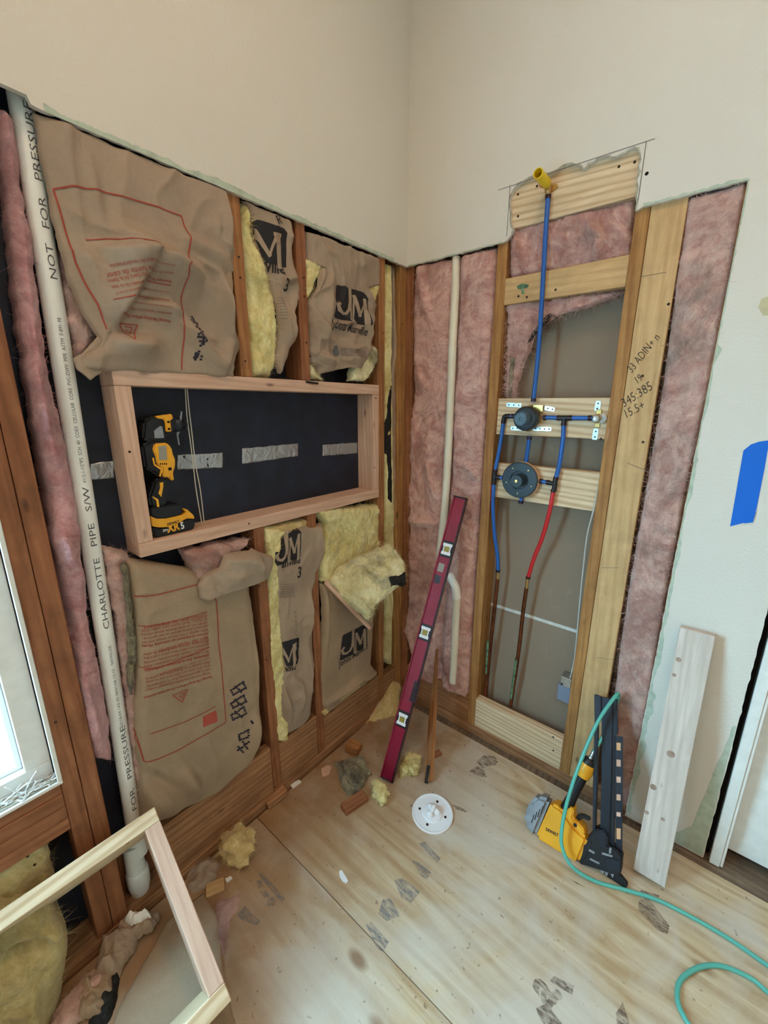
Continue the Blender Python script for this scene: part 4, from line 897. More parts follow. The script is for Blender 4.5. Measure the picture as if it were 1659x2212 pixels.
# -- mauve pink wool beside the vent pipe
pr = thing('pink_insulation_batt', 'long mauve pink wool roll bulging beside the white vent pipe, far left', 'insulation', L(225, 1630, 0))
patch('pink_wool', [(-18, 215), (4, 330), (20, 480), (34, 620), (52, 780), (72, 930), (100, 1060), (112, 1180), (132, 1290), (158, 1420), (176, 1530), (196, 1640)], [(34, 245), (50, 380), (72, 500), (88, 640), (104, 780), (138, 930), (168, 1080), (190, 1270), (200, 1360), (222, 1450), (240, 1560), (246, 1650)],
      lambda x, y: L(x, y, -.02), NX, 'pinkviolet', pr, nu=44, nv=240, off=.012, edge=.05, er=.03, endr=.02, amp=.018, sc=9, billow=.010, bsc=20, thick=.03, ragged=.005, seed=101, fuzz=1600, flen=.015,
      folds=[((60, 760), (110, 1000), .018, .014, 2), ((110, 1120), (190, 1280), .018, .012, 2), ((130, 1290), (170, 1400), -.014, .012, 1), ((170, 1450), (215, 1600), .016, .012, 2)])
yl = thing('yellow_insulation_piece', 'pale yellow wool under the window sill framing, far left', 'insulation', L(50, 1980, 0))
patch('wool', [(-60, 1868), (-60, 1990)], [(98, 1802), (122, 1905)], lambda x, y: L(x, y, -.02), NX, 'yellow_green', yl, nu=50, nv=40, off=.006, edge=.02, er=.02, amp=.012, sc=10, billow=.01, bsc=18, thick=.03, ragged=.004, seed=111, fuzz=500, flen=.016)
cd_ = thing('hanging_string', 'two thin white strings hanging inside the framed opening', 'cord', L(430, 1130, -.05))
for a in ([(400, 836), (404, 900), (412, 960), (418, 1010), (424, 1060), (436, 1132)], [(404, 836), (408, 880), (414, 930), (422, 1000), (433, 1060), (441, 1130)]):
    tube('strand', [L(x, y, -.06) for x, y in a], .0016, 'cord', cd_, 6, 4)

# ================================================================= OBJECTS, RIGHT WALL
def U6(x, y): return (860+x/2.0877, 500+y/2.0877)
def yo(c): return lambda x, y: Q(x, y, c)
p1 = thing('pink_insulation_batt', 'tall pink wool batt behind the cream pipe, right of the room corner', 'insulation', Q(960, 1480, 0))
patch('pink_wool', [U6(*p) for p in [(76, 150), (66, 260), (62, 400), (62, 560), (64, 700), (50, 870), (42, 1050), (40, 1200), (45, 1330), (36, 1500), (40, 1650), (24, 1800), (50, 1890), (70, 2010)]], [U6(*p) for p in [(449, 60), (440, 200), (430, 300), (418, 500), (404, 640), (396, 800), (382, 1000), (374, 1180), (362, 1300), (350, 1450), (336, 1650), (330, 1850), (318, 2110)]],
      yo(.0), NY, 'pink', p1, nu=80, nv=260, off=.004, edge=.045, er=.035, endr=.02, amp=.014, sc=9, billow=.014, bsc=14, thick=.03, ragged=.005, seed=201, fuzz=3800, flen=.026,
      folds=[((925, 1000), (948, 1080), .016, .012, 2), ((880, 1120), (945, 1130), .016, .012, 2), ((900, 800), (930, 840), .012, .014, 2), ((905, 580), (935, 700), .014, .014, 2), ((1000, 1000), (1040, 1030), .012, .012, 2)],
      fn=lambda P, s, t_: -.030*np.exp(-((P[..., 0]-.240)/.022)**2))
p2 = thing('pink_insulation_batt', 'short pink wool batt between the top two cross blocks', 'insulation', Q(1230, 560, 0))
patch('pink_wool', [(1101, 492), (1098, 540), (1100, 600)], [(1372, 424), (1362, 490), (1360, 560)], yo(.012), NY, 'pink', p2, nu=110, nv=50, off=.0, edge=.03, er=.03, endr=.02, amp=.016, sc=12, billow=.014, bsc=20, thick=.03, ragged=.003, seed=202, fuzz=1600, flen=.022,
      folds=[((1270, 480), (1300, 520), .022, .012, 2), ((1300, 520), (1290, 560), .020, .010, 2), ((1110, 510), (1130, 560), .014, .014, 2)])
p3 = thing('pink_insulation_remnant', 'torn pink wool remnant hanging below the green-marked cross block', 'insulation', Q(1130, 660, .03))
patch('pink_wool', [(1094, 652), (1092, 700), (1091, 750), (1094, 800), (1099, 852)], [(1347, 628), (1262, 662), (1196, 678), (1150, 716), (1136, 762), (1120, 800), (1104, 856)], yo(.022), NY, 'pink', p3, nu=80, nv=80, off=.0, edge=.02, er=.02, endr=.015, amp=.012, sc=14, billow=.012, bsc=24, thick=.02, ragged=.012, rsc=60, seed=203, fuzz=2200, flen=.028)
patch('dark_edge', [(1178, 682), (1150, 715), (1138, 742)], [(1210, 668), (1172, 706), (1146, 735)], yo(.018), NY, 'asphalt', p3, nu=12, nv=30, off=.0, edge=.004, er=.004, amp=.004, sc=30, thick=.003, ragged=.006, seed=204, label='torn black edge')
patch('grey_edge', [(1100, 770), (1098, 830), (1099, 858)], [(1112, 775), (1108, 820), (1102, 860)], yo(.014), NY, 'darkfluff', p3, nu=8, nv=24, off=.0, edge=.004, er=.004, amp=.006, sc=30, thick=.003, ragged=.006, seed=205)
p4 = thing('pink_insulation_batt', 'long mottled pink wool batt beside the cut drywall edge, right of the wide stud', 'insulation', Q(1340, 1700, 0))
patch('pink_wool', [(1484, 424), (1472, 520), (1458, 620), (1440, 760), (1420, 900), (1392, 1070), (1362, 1240), (1338, 1400), (1324, 1520), (1316, 1640), (1330, 1780)], [(1618, 388), (1598, 500), (1574, 630), (1550, 740), (1530, 850), (1492, 1020), (1452, 1220), (1424, 1380), (1404, 1500), (1384, 1620), (1364, 1780)],
      yo(.004), NY, 'pink_dirty', p4, nu=70, nv=280, off=.003, edge=.03, er=.02, amp=.012, sc=8, billow=.010, bsc=12, thick=.03, ragged=.002, seed=206, fuzz=3600, flen=.03)
pc = thing('drain_pipe', 'cream plastic pipe running down the pink wool with an offset elbow', 'pipe', Q(980, 1480, .0))
tube('pipe', [Q(986, 556, .012), Q(984, 620, .006), Q(979, 720, -.006), Q(973, 860, -.012), Q(967, 1000, -.012), Q(960, 1100, -.016), Q(951, 1190, -.016), Q(950, 1215, -.016)], .0165, 'pvc_cream', pc, 20, 5)
tube('elbow', [Q(951, 1216, -.016), Q(958, 1232, -.016), Q(974, 1250, -.016), Q(984, 1268, -.016), Q(987, 1292, -.016)], [.0170, .0180, .0180, .0185, .0195], 'pvc', pc, 20, 5)
tube('lower_pipe', [Q(987, 1285, -.016), Q(985, 1340, -.016), Q(981, 1420, -.016), Q(978, 1474, -.016)], .0165, 'pvc_cream', pc, 20, 5)
tube('coupling_ring', [Q(969, 1240, -.016), Q(977, 1252, -.016)], .0205, 'pvc', pc, 20)

# -- plumbing
R12 = .0078
def crimp(par, P0, P1): tube('crimp_ring', [P0, P1], .0094, 'crimp', par, 16)
def pexline(par, pts, mat='blue', ends=(True, True), nm='pex_tube'):
    P = [Q(*p) for p in pts]; tube(nm, P, R12, mat, par, 16, 6)
    for k, e in enumerate(ends):
        if e:
            a, b = (P[0], P[1]) if k == 0 else (P[-1], P[-2]); d = unit(b-a); crimp(par, a+d*.002, a+d*.012)
yv = -.008
rp_ = thing('shower_riser', 'tall blue tube rising from the upper valve to the yellow plug', 'pipe', Q(1150, 870, yv))
pexline(rp_, [(1184.5, 420, -.014), (1179, 500, -.014), (1171, 640, -.012), (1163, 760, -.01), (1152, 868, yv)])
E0 = Q(1184, 412, -.012)
tube('elbow', [E0+[0, 0, -.022], E0+[0, 0, 0], E0+[0, -.008, .010], E0+[0, -.02, .014]], [.0085, .0105, .0115, .0115], 'brass', rp_, 14, 4)
prism('mounting_ear', [Q(1176, 414, -.003), Q(1184, 421, -.003), Q(1206, 404, -.003), Q(1203, 397, -.003), Q(1190, 399, -.003)], NY, .0028, 'brass', rp_)
nip0 = E0+np.array([0, -.012, .014])
def lat(nm, c, prof, mt, par, n=28, ax=NY, **k): return lathe(nm, c, ax, prof, mt, par, n, **k)
lat('test_plug', nip0, [(.011, 0), (.0145, .006), (.0148, .02), (.0148, .085), (.0128, .085), (.0126, .03), (.001, .029)], 'yellowpl', rp_, label='open yellow test plug')
tube('red_cord', [nip0+[-.012, .0, -.008], nip0+[-.016, -.03, -.008], nip0+[-.010, -.05, -.008]], .0012, 'red', rp_, 6)
# upper (diverter) valve
dv = thing('diverter_valve', 'upper shower valve under a round dark cap with grey tip', 'valve', Q(1140, 904, .012))
C1 = Q(1141, 904, -.004)
tube('brass_body', [C1+[0, .014, .045], C1+[0, .006, .02], C1+[0, .006, -.02], C1+[0, .014, -.045]], [.010, .017, .017, .010], 'brass', dv, 18, 3)
tube('brass_port', [C1+[-.045, .006, 0], C1+[.045, .006, 0]], .0125, 'brass', dv, 8)
lat('guard_cap', C1, [(.041, -.002), (.0435, .002), (.044, .030), (.040, .040), (.033, .043), (.028, .044)], 'guard', dv, 40)
lat('cap_tip', C1, [(.0250, .040), (.0238, .074), (.0215, .077), (.006, .077), (.005, .074), (.001, .074)], 'guardtip', dv, 32)
def strap(par, a, b, c, w=.016, n=5):
    A = Q(*a, c); B = Q(*b, c); X = unit(B-A); l = np.linalg.norm(B-A); o = thing_part('strap', par, A, B, w); return o
def thing_part(nm, par, A, B, w):
    X = unit(B-A); Y = np.cross(NY, X); l = np.linalg.norm(B-A); n_ = max(2, int(l/.016)); pts = []
    for k in range(n_+1): pts.append(A+X*l*k/n_+Y*w/2*(1 if k % 2 else .82))
    for k in range(n_, -1, -1): pts.append(A+X*l*k/n_-Y*w/2*(1 if k % 2 else .82))
    o = prism(nm, pts, NY, .0012, 'steel', par); G = [lathe_geo(A+X*l*(k+.5)/n_+NY*.0003, NY, [(.0028, -.0004), (.0028, .0001), (.0005, .00015)], 8) for k in range(n_)]
    V, Fc = merge(G); h = mk('punched_holes', V, Fc, 'dark', o); h['kind'] = 'stuff'; return o
ys_ = .0095
strap(dv, (1094, 874), (1126, 876), ys_); strap(dv, (1160, 878), (1198, 885), ys_); strap(dv, (1103, 925), (1132, 926), ys_); strap(dv, (1152, 926), (1191, 927), ys_)
cube('brass_plate', Q(1150, 890, .0)+[0, 0, 0], Q(1175, 874, .006)+[0, 0, 0], 'brass', dv)
# lower (mixing) valve
mv = thing('mixing_valve', 'lower shower valve behind a large round dark blue-grey disc', 'valve', Q(1124, 1037, .012))
C2 = Q(1126, 1036.5, -.006)
lat('valve_body', C2, [(.030, -.018), (.032, -.004), (.024, .0)], 'brass', mv, 24)
lat('foam_ring', C2, [(.0705, -.004), (.0705, .003), (.03, .003)], 'peach', mv, 40)
lat('guard_disc', C2+[-.003, 0, 0], [(.068, .0035), (.0695, .006), (.0695, .012), (.066, .0145), (.036, .0145), (.035, .008), (.0275, .008)], 'guard', mv, 48)
lat('stem_cover', C2+[-.003, 0, 0], [(.0245, .007), (.0245, .040), (.0225, .044), (.001, .044)], 'guard', mv, 32)
lat('brass_screw', C2+[-.003, 0, 0], [(.0065, .0435), (.0065, .046), (.003, .047), (.001, .0465)], 'brass', mv, 12)
for a_ in range(5):
    q = a_*1.2566+.9; lat('disc_rivet', C2+[-.003+.052*math.cos(q), 0, .052*math.sin(q)], [(.0028, .014), (.0026, .0158), (.0005, .016)], 'brass', mv, 8)
pexline(mv, [(1127, 1070, .004), (1125, 1088, .004)], ends=(False, True), nm='stub_tube')
# crossover tube
xo = thing('crossover_tube', 'short blue tube joining the upper and lower valves', 'pipe', Q(1137, 1000, .006))
pexline(xo, [(1144, 942, .002), (1141, 965, .004), (1138, 985, .006), (1136, 1003, .010)], ends=(True, False))
# cold side
cs = thing('cold_supply_line', 'left supply line, bent blue tubes over a tarnished copper pipe', 'pipe', Q(1048, 1500, .04))
pexline(cs, [(1112, 899, .004), (1096, 899, .003)])
tube('elbow', [Q(1099, 899, .003), Q(1090, 900, .003), Q(1088, 912, .003)], .0088, 'blackpl', cs, 12, 4)
pexline(cs, [(1088, 908, .003), (1083, 945, .0), (1076, 985, -.003), (1069, 1020, -.004)])
tube('tee', [Q(1069, 1016, -.004), Q(1067, 1046, -.004)], .0090, 'blackpl', cs, 12); tube('tee_branch', [Q(1067, 1030, -.004), Q(1078, 1031, -.004)], .0080, 'blackpl', cs, 12)
pexline(cs, [(1074, 1031, -.003), (1086, 1032, -.002)], ends=(True, False))
pexline(cs, [(1067, 1040, -.004), (1065, 1090, -.004), (1068, 1150, .006), (1075, 1205, .018), (1076, 1236, .022)])
tube('brass_adapter', [Q(1076, 1234, .022), Q(1075, 1252, .024)], .0065, 'brass', cs, 12)
tube('copper_pipe', [Q(1075, 1250, .024), Q(1069, 1310, .03), Q(1060, 1390, .036), Q(1048, 1505, .045)], .0080, 'copper', cs, 14, 4)
tube('tarnished_section', [Q(1055, 1385, .0355), Q(1052, 1455, .041)], .0084, 'verdigris', cs, 14)
tube('red_sleeve', [Q(1063, 1050, .006), Q(1064, 1105, .008)], .0062, 'red', cs, 10)
# hot side
hs = thing('hot_supply_line', 'right supply line, blue tubes then a red tube over a copper pipe', 'pipe', Q(1103, 1515, .04))
pexline(hs, [(1173, 902, .004), (1190, 902, .003), (1211, 903, .003)])
tube('tee', [Q(1207, 903, .003), Q(1231, 903, .003)], .0090, 'blackpl', hs, 12); tube('tee_branch', [Q(1219, 903, .003), Q(1218, 918, .003)], .0085, 'blackpl', hs, 12)
pexline(hs, [(1228, 903, .003), (1250, 903, .003), (1279, 903, .003)])
pexline(hs, [(1218, 912, .003), (1216, 950, .0), (1209, 1000, -.004), (1200, 1037, -.006)])
tube('tee', [Q(1200, 1034, -.006), Q(1197, 1060, -.006)], .0090, 'blackpl', hs, 12); tube('tee_branch', [Q(1198, 1045, -.006), Q(1186, 1043, -.006)], .0080, 'blackpl', hs, 12)
pexline(hs, [(1188, 1043, -.005), (1165, 1039, -.002)])
pexline(hs, [(1196, 1056, -.006), (1187, 1105, -.006), (1172, 1160, .004), (1154, 1205, .014), (1140, 1250, .022)], 'red')
tube('brass_adapter', [Q(1140, 1248, .022), Q(1137, 1272, .024)], .0065, 'brass', hs, 12)
tube('copper_pipe', [Q(1137, 1270, .024), Q(1129, 1330, .03), Q(1120, 1410, .036), Q(1103, 1525, .048)], .0080, 'copper', hs, 14, 4)
tube('tarnished_section', [Q(1117, 1423, .037), Q(1105, 1508, .046)], .0084, 'verdigris', hs, 14)
# drop-ear outlet
de = thing('drop_ear_fitting', 'shiny metal outlet fitting with two strap ends at the right of the valve board', 'fitting', Q(1287, 903, .012))
C3 = Q(1291, 904, .004)
lat('fitting_body', C3, [(.014, -.004), (.016, .004), (.013, .012)], 'brass', de, 20)
lat('metal_plug', C3+[-.0, 0, 0], [(.0125, .011), (.0130, .022), (.0100, .030), (.004, .032), (.001, .032)], 'steel', de, 20)
lat('retaining_ring', C3+[.014, 0, .0], [(.0135, .004), (.0155, .005), (.0155, .008), (.0135, .009)], 'steel', de, 24)
thing_part('strap', de, Q(1293, 866, ys_), Q(1289, 888, ys_), .018); thing_part('strap', de, Q(1288, 926, ys_), Q(1284, 950, ys_), .018)
cube('ear_plate', C3+[-.009, .004, -.030], C3+[.009, .0068, .030], 'brass', de, axis=2)
# cable and box
cb = thing('cable', 'thin white electric cable running down the side of the bay', 'cable', Q(1240, 1440, .03))
tube('sheath', [Q(*p) for p in [(1352, 640, .03), (1345, 730, .02), (1336, 820, .01), (1322, 880, .005), (1314, 940, .003), (1302, 1010, .005), (1284, 1095, .006), (1270, 1150, .02), (1262, 1210, .03), (1252, 1310, .04), (1244, 1400, .045), (1238, 1440, .045), (1227, 1482, .05)]], .0032, 'cable', cb, 10, 5)
eb = thing('electrical_box', 'small blue-grey electric box on the stud side, low in the bay', 'box', Q(1210, 1515, .05))
bc = Q(1210, 1500, .05); xr = .8415
cube('box_body', (xr-.056, .040, bc[2]-.022), (xr-.0005, .085, bc[2]+.052), 'boxblue', eb, bev=.003)
cube('clamp_plate', (xr-.048, .036, bc[2]+.053), (xr-.006, .080, bc[2]+.095), 'steel', eb, bev=.002)
lat('knockout', (xr-.028, .040, bc[2]+.012), [(.011, -.001), (.011, .0012), (.006, .0016), (.001, .0016)], 'boxblue', eb, 16)
cube('clamp_slot', (xr-.046, .0352, bc[2]+.056), (xr-.036, .037, bc[2]+.064), 'dark', eb)
# blue tape
bt = thing('painters_tape', 'strip of blue masking tape stuck on the white wall, right edge', 'tape', Q(1610, 1130, -T))
prism('tape_strip', [flatR(*p)+NY*.0012 for p in [(1606, 973), (1622, 960), (1640, 954), (1662, 951), (1652, 1010), (1634, 1100), (1620, 1124), (1604, 1130), (1577, 1137)]], NY, .0006, 'tapeblue', bt)
prism('curled_corner', [flatR(*p)+NY*.0045 for p in [(1634, 1102), (1626, 1128), (1606, 1130)]], NY, .0005, 'tapeblue', bt)

# ================================================================= LEANING AND STANDING OBJECTS
# spirit level
lv = thing('spirit_level', 'long dark red spirit level leaning into the corner', 'level', (.29, -.476, 0))
LB = np.array([.2905, -.474, .004]); LT = np.array([.337, -.048, 1.147]); LX = unit(LT-LB); LW = np.array([.957, .29, 0]); LW = unit(LW-LX*(LW@LX)); LN = np.cross(LW, LX)
if LN[1] > 0: LN = -LN
w_, t_h = .0585, .024
beam('level_body', LB, LT, LW, w_*.82, t_h*.5, 'levelred', lv)
for s in (-1, 1): beam('level_rail', LB+LW*s*(w_/2-.003), LT+LW*s*(w_/2-.003), LW, .006, t_h, 'levelred' if s < 0 else 'leveldark', lv, label=None if s < 0 else 'dark side rail')
for e in (LB, LT): beam('end_cap', e-LX*.003*(1 if e is LT else -0), e+LX*.003, LW, w_+.002, t_h+.002, 'blackpl', lv)
def lvp(x, y): return hit(x, y, LB+LN*t_h*.5, LN)
for px, py in ((960, 1185), (913, 1365), (863, 1552)):
    c = lvp(px, py); c = LB+LX*((c-LB)@LX)
    beam('vial_window', c-LX*.034+LN*(t_h*.28), c+LX*.034+LN*(t_h*.28), LW, w_*.80, .004, 'blackpl', lv)
    f = LN*(t_h*.28+.004); fr2 = []
    pts = [(-.024, -.020), (-.014, -.020), (-.010, -.016), (.010, -.016), (.014, -.020), (.024, -.020), (.024, .020), (.014, .020), (.010, .016), (-.010, .016), (-.014, .020), (-.024, .020)]
    h_ = prism('vial_holder', [c+f+LX*a+LW*b for a, b in pts], LN, .004, 'white', lv)
    h_2 = beam('vial', c-LX*.011+f+LN*.0002, c+LX*.011+f+LN*.0002, LW, .022, .005, 'vial', lv)
def lvdecal(nm, pts, mat):
    ca = Flat(lambda x, y: hit(x, y, LB+LN*(t_h*.25), LN), LN); P = np.array([ca.un(*p) for p in pts]); return put(nm, [decal_geo(ca, P, [tuple(range(len(P)))], .0006)], mat, lv)
lvdecal('worn_patch', [(949, 1215), (961, 1219), (956, 1237), (944, 1233)], 'ash'); lvdecal('worn_label', [(940, 1240), (953, 1245), (949, 1262), (936, 1258)], 'leveldark'); lvdecal('worn_label', [(896, 1470), (909, 1474), (897, 1520), (884, 1514)], 'leveldark')
# stake
sk = thing('wooden_stake', 'thin tapered brown wooden stake leaning on the wall beside the level', 'stake', (.43, -.38, 0))
A = np.array([.430, -.372, .004]); B = np.array([.2285, -.008, .362]); X = unit(B-A); W_ = unit(np.cross(X, [-.4, -.8, .4])); Nn = np.cross(W_, X)
Vp = []
for c, ww, tt_ in ((A, .019, .010), (A+X*.22, .017, .009), (B, .006, .0035)):
    for a, b in ((-1, -1), (1, -1), (1, 1), (-1, 1)): Vp.append(c+W_*a*ww+Nn*b*tt_)
mk('stake', Vp, [(0, 1, 2, 3), (11, 10, 9, 8)]+[(4*k+i, 4*k+4+i, 4*k+4+(i+1) % 4, 4*k+(i+1) % 4) for k in (0, 1) for i in range(4)], 'stud', sk, frame=frame_of(A, X, W_, Nn))
bs = thing('black_strip', 'small black strip standing beside the stake', 'strip', F(918, 1690))
a = F(920, 1692, .003); beam('strip', a, a+np.array([-.012, .035, .055]), (.95, .3, 0), .013, .006, 'asphalt', bs)
# leaning 2x4
lbd = thing('leaning_board', 'whitish new board with knots leaning on the white wall', 'board', (1.19, -.21, 0))
A = np.array([1.196, -.207, .014]); B = np.array([1.187, -.0345, .838]); beam('board', A, B, (1, .0, 0), .089, .038, 'greywood', lbd)
for px, py, r_ in ((1449, 1629, .012), (1411, 1700, .010), (1397, 1755, .007), (1432, 1770, .006), (1466, 1425, .008), (1456, 1458, .006)):
    n_ = unit(np.cross(unit(B-A), (1, 0, 0))); n_ = n_ if n_[1] < 0 else -n_; c = hit(px, py, A+n_*.0190, n_); lathe('knot', c, n_, [(r_, -.0006), (r_*.95, .0002), (r_*.3, .0004)], 'knotpale', lbd, 14)
# nail gun in a plane tilted back against the wall
GV = np.array([0, .447, .894]); GN = np.array([0, -.894, .447])
def UG(x, y): return (1120+x/5.53, 1560+y/5.53)
def G_(p, off=0): return hit(p[0], p[1], np.array([0, -.285, 0])+GN*off, GN)
def gp(nm, pts, off, th, mat, par, bev=.0, label=None, raw=False): return prism(nm, [G_(p if raw else UG(*p), off) for p in pts], GN, th, mat, par, bev, label)
ng = thing('nail_gun', 'yellow and black framing nail gun standing against the right wall', 'nail gun', (1.05, -.285, 0))
cap = gp('end_cap', [(215, 880), (376, 932), (190, 1385), (120, 1310), (60, 1210), (66, 1090), (130, 955)], .038, .072, 'toolgrey', ng, .012)
for k in range(4):
    bx, by = 150+36*k, 1200-34*k; gp('cap_vent', [(bx, by), (bx+30, by-95), (bx+40, by-92), (bx+12, by+4)], .0392, .0012, 'blackpl', cap)
bd = gp('body', [(384, 962), (500, 1030), (560, 1098), (640, 1225), (720, 1310), (830, 1398), (790, 1500), (712, 1700), (560, 1612), (196, 1384)], .040, .076, 'toolyellow', ng, .010)
gp('trigger_bracket', [(556, 1090), (600, 1025), (640, 1015), (668, 1050), (645, 1150), (700, 1190), (800, 1305), (800, 1345), (770, 1352), (620, 1240)], .034, .06, 'toolyellow', ng, .005)
gp('trigger', [(668, 1170), (700, 1110), (760, 1100), (860, 1150), (850, 1190), (760, 1150), (720, 1190)], .014, .02, 'blackpl', ng, .003)
lathe('trigger_pin', G_(UG(678, 1230), .0345), GN, [(.0060, -.002), (.0060, .001), (.001, .001)], 'blackpl', ng, 14)
ha, hb = G_(UG(560, 1060), .004), G_(UG(765, 630), .004)
tube('handle', [ha, ha*.66+hb*.34, ha*.33+hb*.67, hb], [.021, .0175, .0175, .0195], 'toolblack', ng, 20, 4)
X = unit(hb-ha); tube('handle_collar', [hb-X*.004, hb+X*.018, hb+X*.046], [.0235, .0275, .0255], 'toolyellow', ng, 24, 3)
tube('handle_end', [hb+X*.046, hb+X*.056, hb+X*.066], [.022, .022, .016], 'blackpl', ng, 18)
tube('air_coupler', [hb+X*.064, hb+X*.074, hb+X*.076, hb+X*.094], [.009, .009, .0065, .0065], 'steel', ng, 12)
def UM(x, y): return (1100+x/2.866, 1440+y/2.866)
mgp = lambda nm, pts, off, th, mat, bev=0, par=ng: gp(nm, [UM(*p) for p in pts], off, th, mat, par, bev, raw=True)
mgp('magazine_rail', [(525, 172), (570, 186), (565, 330), (550, 340), (545, 700), (532, 1060), (515, 1050), (520, 600), (528, 330)], .016, .03, 'magazine', .002)
mgp('magazine_channel', [(572, 188), (668, 206), (672, 420), (655, 430), (652, 800), (650, 1120), (560, 1120), (570, 700)], .010, .022, 'magazine', .002)
mgp('magazine_ridge', [(592, 200), (640, 208), (632, 700), (620, 1100), (590, 1100), (594, 700)], .018, .008, 'magazine', .002)
pr_ = mgp('magazine_cover', [(656, 428), (704, 436), (702, 800), (700, 1180), (660, 1180), (656, 800)], .006, .004, 'magazine', 0)
for k, (y0, y1) in enumerate(((470, 520), (575, 620), (680, 720), (790, 830), (900, 930), (1000, 1070))):
    mgp('cover_slot', [(664, y0), (690, y0+3), (690, y1), (664, y1-3)], .0085, .002, 'peach' if k in (0, 5) else 'pinkwood', 0, pr_)
mgp('nose_block', [(470, 1085), (530, 1010), (560, 1005), (600, 1040), (612, 1110), (660, 1130), (700, 1180), (690, 1290), (640, 1290), (560, 1260), (430, 1220)], .030, .056, 'toolblack', .004)
mgp('nose_knob', [(540, 1030), (575, 1008), (610, 1050), (606, 1120), (560, 1110)], .036, .02, 'magazine', .004)
mgp('nose_tip', [(600, 1260), (650, 1270), (690, 1295), (735, 1350), (722, 1378), (650, 1330), (600, 1300)], .012, .02, 'toolblack', .002)
mgp('contact_teeth', [(560, 1250), (575, 1285), (590, 1265), (602, 1300), (620, 1270), (640, 1310), (655, 1275)], .02, .012, 'toolgrey', 0)
ftx = Flat(lambda x, y: G_((x, y), .040), GN)
put('lettering_print', [text_on(ftx, 'DEWALT', UG(325, 1290), UG(475, 1368), 1.3, .03, mx=.02)], 'ink', ng, 'black maker name on the body')
for pts_ in ([(480, 1120), (530, 1150), (526, 1162), (476, 1132)], [(575, 1150), (640, 1170), (638, 1182), (572, 1163)], [(500, 1185), (560, 1215), (556, 1226), (496, 1196)], [(620, 1120), (634, 1124), (630, 1160), (616, 1156)]):
    mgp('nose_highlight', pts_, .0325, .004, 'toolgrey', .0008)  # light grey bars painting highlights onto the black nose block
mgp('nose_plate', [(600, 1180), (690, 1200), (688, 1270), (640, 1262), (596, 1240)], .034, .01, 'magazine', .002)
mgp('driver_guide', [(455, 1100), (505, 1070), (520, 1100), (470, 1200), (436, 1200)], .033, .05, 'blackpl', .004)
# hose
hz = thing('air_hose', 'teal air hose curving from the nail gun across the plywood floor', 'hose', F(1350, 1925))
HP = [hb+X*.092, hb+X*.14+np.array([.02, .03, .05]), G_((1332, 1520), -.03), G_((1336, 1499), .01)+np.array([0, 0, .0]), G_((1326, 1508), .045), G_((1290, 1562), .07), G_((1253, 1648), .085), G_((1228, 1722), .085), G_((1215, 1782), .085), G_((1214, 1828), .08)]
HP += [F(1236, 1872, .03)]+[F(*p, .0066) for p in [(1285, 1903), (1350, 1922), (1420, 1944), (1500, 1984), (1580, 2031), (1659, 2086), (1730, 2135), (1800, 2190), (1835, 2240), (1800, 2262), (1740, 2215), (1690, 2168), (1655, 2140), (1620, 2112), (1560, 2087), (1510, 2090), (1470, 2118), (1464, 2160), (1480, 2200), (1510, 2240), (1560, 2300)]]
tube('hose', HP, .0060, 'hose', hz, 14, 8)
# foreground frame
f2 = thing('loose_wooden_frame', 'loose wooden box frame leaning at the lower left, in front', 'wooden frame', (.35, -1.26, 0))
O2 = np.array([.452, -1.276, .132]); h2 = np.array([-.794, .032, .608]); n2 = unit([-.600, .120, -.791]); h2 = unit(h2-n2*(h2@n2)); e2 = np.cross(h2, n2); e2 = e2 if e2[1] < 0 else -e2
O2 = O2-n2*.02
HF, LF, WF, DF = .471, .50, .038, .16
def fp(a, b, c=DF/2): return O2+e2*a+h2*b+n2*c
def fb2(nm, A, B, wd, mt): beam(nm, A, B, wd, WF, DF, mt, f2)
fb2('top_rail', fp(0, HF-WF/2), fp(LF, HF-WF/2), h2, 'pine'); fb2('bottom_rail', fp(0, WF/2), fp(LF, WF/2), h2, 'pine')
fb2('side_rail', fp(WF/2, WF+.0005), fp(WF/2, HF-WF-.0005), e2, 'pinkwood'); fb2('side_rail', fp(LF-WF/2, WF+.0005), fp(LF-WF/2, HF-WF-.0005), e2, 'pinkwood')
lathe('knot', hit(276, 1822, fp(0, HF-WF), h2), -h2, [(.0055, -.0005), (.005, .0004), (.001, .0005)], 'stud_dark', f2, 10)

# oscillating multitool standing in the niche
def UT(x, y): return (290+x/6.147, 820+y/6.147)
mt_ = thing('cordless_multitool', 'black and yellow cordless multitool standing on its battery inside the framed opening', 'power tool', (-.045, -1.05, NZ0+.038))
def tp(nm, pts, off, th, mat, bev=.0, par=mt_, label=None): return prism(nm, [L(*UT(*p), off) for p in pts], NX, th, mat, par, bev, label)
XT = -.022
bat = tp('battery', [(245, 1960), (300, 1985), (450, 1975), (600, 1900), (700, 1840), (800, 1850), (812, 1905), (812, 1960), (780, 1990), (640, 2030), (470, 2075), (300, 2110), (262, 2080)], XT+.006, .062, 'toolblack', .004)
tp('battery_band', [(215, 1810), (290, 1850), (420, 1850), (640, 1800), (700, 1760), (640, 1715), (700, 1720), (790, 1800), (808, 1850), (700, 1845), (600, 1905), (470, 1960), (330, 1965), (240, 1950)], XT+.008, .064, 'toolyellow', .002)
tp('battery_top', [(215, 1700), (360, 1680), (480, 1665), (600, 1655), (650, 1690), (640, 1795), (440, 1845), (300, 1850), (222, 1800)], XT+.004, .056, 'toolblack', .003)
tp('grip', [(230, 1480), (270, 1340), (340, 1300), (470, 1310), (455, 1400), (450, 1560), (430, 1680), (230, 1700), (190, 1560)], XT+.004, .046, 'toolblack', .006)
